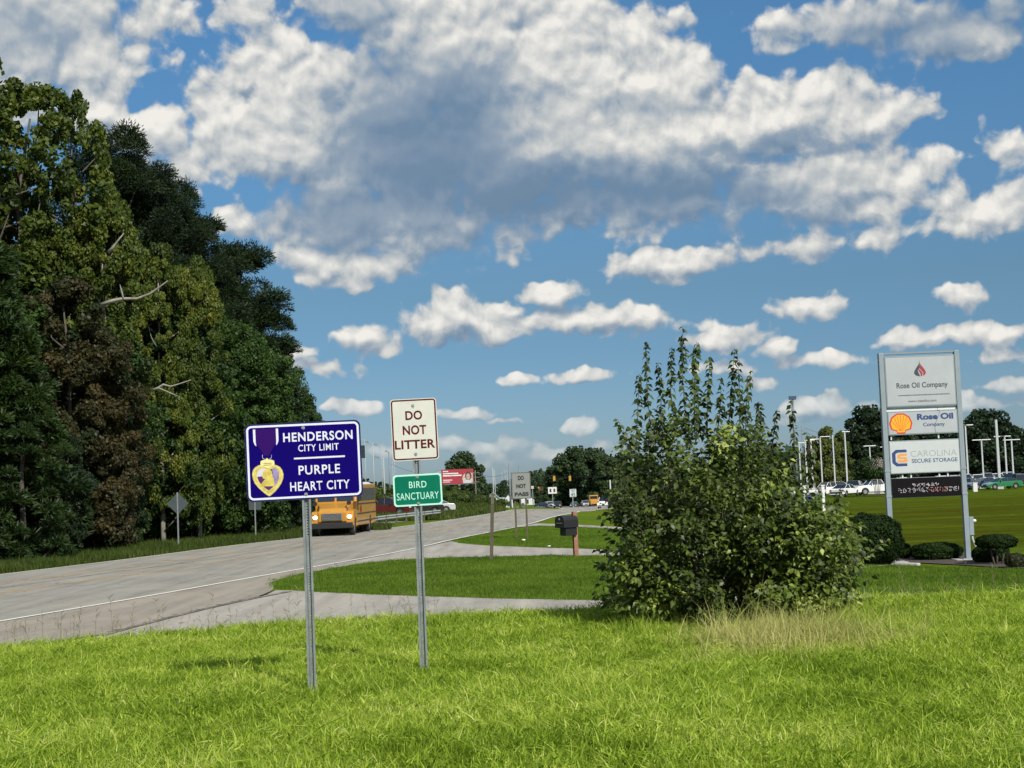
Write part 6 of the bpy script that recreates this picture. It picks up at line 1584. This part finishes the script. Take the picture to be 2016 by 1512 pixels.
# ------------------------------------------------------------------ trees further off
def far_trees():
    GRP = 'trees beyond the road'
    L = [('far', 912, 899, 350, .9, 'round green tree behind the red billboard'), ('far2', 890, 915, 352, .8, 'left lobe tree behind the red billboard'), ('far', 932, 925, 356, .8, 'lower tree right behind the billboard and crossarm pole'), ('far2', 950, 948, 372, .9, 'small tree right of the crossarm pole'),
         ('far', 1142, 889, 450, 1.1, 'biggest round tree over the far junction'), ('far', 1112, 902, 455, 1.0, 'left shoulder tree of the big round tree'), ('far', 1172, 893, 440, 1.0, 'right shoulder tree of the big round tree'), ('far', 1200, 905, 430, 1.0, 'tree behind the left rim of the large shrub'), ('far2', 1092, 925, 450, 1.0, 'lower tree at the left foot of the big round tree'),
         ('far2', 1230, 900, 430, 1.1, 'tree behind the left part of the large shrub'), ('far', 1270, 905, 430, 1.1, 'tree behind the shrub shoots'), ('far', 1320, 910, 440, 1.1, 'tree hidden behind the middle of the shrub'), ('far2', 1380, 905, 440, 1.1, 'tree hidden behind the shrub right of its middle'), ('far', 1450, 900, 430, 1.1, 'tree hidden behind the right half of the shrub'), ('far', 1510, 905, 420, 1.1, 'tree glimpsed through the right side of the shrub'),
         ('far2', 992, 950, 440, .8, 'small dark tree beside the pale green house'), ('far2', 1045, 946, 500, 1.2, 'tree right of the DO NOT PASS sign'), ('far2', 1067, 948, 520, 1.2, 'tree left of the hanging traffic light'), ('far', 962, 956, 500, 1.3, 'low tree behind the thick pale pole'), ('far', 1020, 950, 520, 1.3, 'tree behind the DO NOT PASS sign'),
         ('far2', 1630, 850, 300, .8, 'yellow-green narrow tree among the lot lamp posts'), ('far2', 1658, 858, 305, .7, 'second yellow-green tree right of the bare pale pole'), ('far2', 1600, 868, 300, .8, 'yellow-green tree at the left of the lamp post cluster'),
         ('oakf', 1722, 812, 320, 1.1, 'large dark tree left of the tall sign'), ('oakf', 1690, 860, 316, 1.1, 'dark tree left shoulder behind the crape myrtle'), ('oakf', 1755, 822, 322, 1.1, 'dark tree behind the left post of the tall sign'), ('oakf', 1800, 850, 330, 1.2, 'dark tree behind the tall sign panels'), ('oakf', 1850, 850, 330, 1.2, 'dark tree behind the right half of the sign panels'),
         ('oakf', 1943, 818, 320, 1.15, 'tallest dark tree right of the tall sign'), ('oakf', 1912, 838, 325, 1.1, 'dark tree just right of the right sign post'), ('oakf', 1968, 850, 328, 1.0, 'dark tree behind the tallest pole'), ('oakf', 1997, 850, 322, .95, 'pointed dark tree near the right edge'), ('oakf', 2020, 868, 322, 1.0, 'dark tree cut by the right edge'), ('oakf', 2060, 860, 322, 1.2, 'dark tree just outside the right edge'), ('oakf', 2110, 850, 322, 1.2, 'dark tree furthest right outside the picture')]
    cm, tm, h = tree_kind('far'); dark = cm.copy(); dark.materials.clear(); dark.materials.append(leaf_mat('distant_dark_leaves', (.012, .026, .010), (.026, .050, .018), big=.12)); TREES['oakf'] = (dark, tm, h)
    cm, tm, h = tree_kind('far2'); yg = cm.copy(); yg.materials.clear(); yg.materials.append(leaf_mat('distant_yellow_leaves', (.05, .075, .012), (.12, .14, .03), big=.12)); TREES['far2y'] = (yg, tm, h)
    for key, px, top, Y, wd, lab in L:
        if 'yellow' in lab: key = 'far2y'
        tree_px(key, px, top, Y, lab, name='tree', group=GRP, wide=wd)
    # crape myrtle with pale flower heads
    g = gd(1724, 178); root = empty('crape_myrtle', g, 0, 'crape myrtle with pale flower heads left of the tall sign', 'tree'); k = pm(178)
    h = up_at(g, 1727, 900).z - g.z
    me = bush_mesh('crown', 2.3, 3.2, 6500, .15, 61, LEAF_G, 13); me.transform(Matrix.Translation((0, 0, h - 3.0))); link('crown', me, root)
    rg = np.random.default_rng(62); C = sph(90, rg); C[:, 2] = np.abs(C[:, 2]); C = C * np.array([1.7, 1.3, 1.1]) + np.array([.2, 0, h - 1.5]); idx = np.repeat(np.arange(90), 24); pos = C[idx] + rg.normal(0, .12, (len(idx), 3))
    FL = leaf_mat('pale_flowers', (.22, .18, .17), (.42, .37, .35), trans=.2); f = link('flower_heads', quads_mesh('flower_heads', leaves(pos, sph(len(idx), rg), .12, rg, 1.2), rg.uniform(0, 1, len(idx)), FL), root); f['kind'] = 'stuff'
    for dx in (-.5, -.2, .1, .4, .7):
        b = MB(); b.tube([(dx * .35, 0, -.1), (dx * .7, 0, h * .4), (dx * 1.6, 0, h * .72)], [.045, .035, .02], 6); b.build('trunk', PALE_BARK, root, smooth=True)
    loft([(g.x - 2.4, g.y - .6), (g.x + 3.2, g.y - .6)], [(g.x - 2.0, g.y + 1.4), (g.x + 2.8, g.y + 1.4)], 12, 3, .06, 'mulch_bed', MULCH)
    # brush on the bank below the billboard
    ms = [bush_mesh('foliage', 1.7, 2.1, 2600, .17, 71, LEAF_BRUSH, 10), bush_mesh('foliage', 1.5, 1.9, 2400, .17, 72, LEAF_G, 9)]
    spots = [(742, 970, 215), (760, 968, 220), (778, 972, 210), (800, 972, 222), (822, 974, 215), (845, 976, 222), (868, 975, 225), (880, 978, 215), (893, 976, 228), (905, 980, 220), (918, 983, 222), (930, 986, 228), (944, 988, 232), (957, 989, 236), (966, 991, 230), (980, 993, 236), (750, 985, 190), (772, 986, 195), (878, 984, 180), (892, 982, 184), (906, 982, 186), (921, 984, 190), (936, 987, 194), (951, 990, 200), (966, 993, 206), (864, 984, 178), (985, 996, 214)]
    used = []
    nm = ['behind the school bus roof', 'above the maroon cars', 'behind the green sign', 'left below the billboard', 'below the billboard', 'between billboard and marker post']
    for i, (px, top, Y) in enumerate(spots):
        g = gd(px, Y); h = max(1.0, up_at(g, px, top - 14).z - g.z); s = min(h / 2.0, 2.6)
        cn = nm[0] if px < 752 else nm[1] if px < 790 else nm[2] if px < 872 else nm[3] if px < 895 else nm[4] if px < 935 else nm[5]
        used.append((cn, i % 2)); used2 = used.pop()
        o = empty('bank_shrub', (g.x, g.y, g.z - .1), i * 1.3, f"{'yellow-green' if i % 2 == 0 else 'mid green'} brush on the bank {cn}, {ORD[sum(1 for q in used if q == (cn, i % 2))]} one{' nearer the road' if Y < 200 else ''}", 'shrub', 'brush on the bank'); o.scale = (s * 1.15, s, s); link('foliage', ms[i % 2], o); used.append((cn, i % 2))
far_trees()
def far_woods():
    rg = np.random.default_rng(77); C = []
    for ang, n in (((-75, 75), 2300),):
        a = np.radians(rg.uniform(*ang, n)); d = rg.uniform(640, 760, n); X = d * np.sin(a); Y = d * np.cos(a)
        C.append(np.stack([X, Y, G(X, Y) + rg.uniform(0, 1, n) ** .8 * (8 + 2.5 * np.sin(a * 40) + 1.5 * np.sin(a * 97))], 1))
    a = np.radians(rg.uniform(8, 60, 900)); d = rg.uniform(345, 380, 900); X = d * np.sin(a); Y = d * np.cos(a)
    C.append(np.stack([X, Y, G(X, Y) + rg.uniform(0, 1, 900) * (6.5 + 1.5 * np.sin(a * 50))], 1))
    C = np.concatenate(C); k = 26; idx = np.repeat(np.arange(len(C)), k); dd = sph(len(idx), rg); pos = C[idx] + dd * np.array([5, 5, 2.4]) * (rg.uniform(.5, 1, len(idx)) ** .5)[:, None]; pos[:, 2] = np.maximum(pos[:, 2], -6)
    me = quads_mesh('far_woods', leaves(pos, unit(dd + rg.normal(0, .5, dd.shape)), 1.8 * rg.uniform(.7, 1.3, len(idx)), rg, 1.3), np.clip(.45 + rg.normal(0, .2, len(C))[idx] + rg.normal(0, .12, len(idx)), 0, 1), LEAF_FAR)
    tag(link('far_woods', me), kind='stuff')
far_woods()

def bank_grass():
    rg = np.random.default_rng(91); n = 9000; s = rg.uniform(-.105, -.01, n); Y = 120 + 230 * rg.uniform(0, 1, n) ** 1.2; X = s * Y
    fx = np.interp(Y, FAR[:, 1], FAR[:, 0]); keep = X < fx - .5; X, Y = X[keep], Y[keep]
    scatter('bank_grass', np.stack([X, Y, G(X, Y)], 1), rg.uniform(.8, 1.8, len(X)), [tuft(26, .5, .30, .05, 130 + i, .6, GRASS_ROUGH) for i in range(3)], 12)
bank_grass()
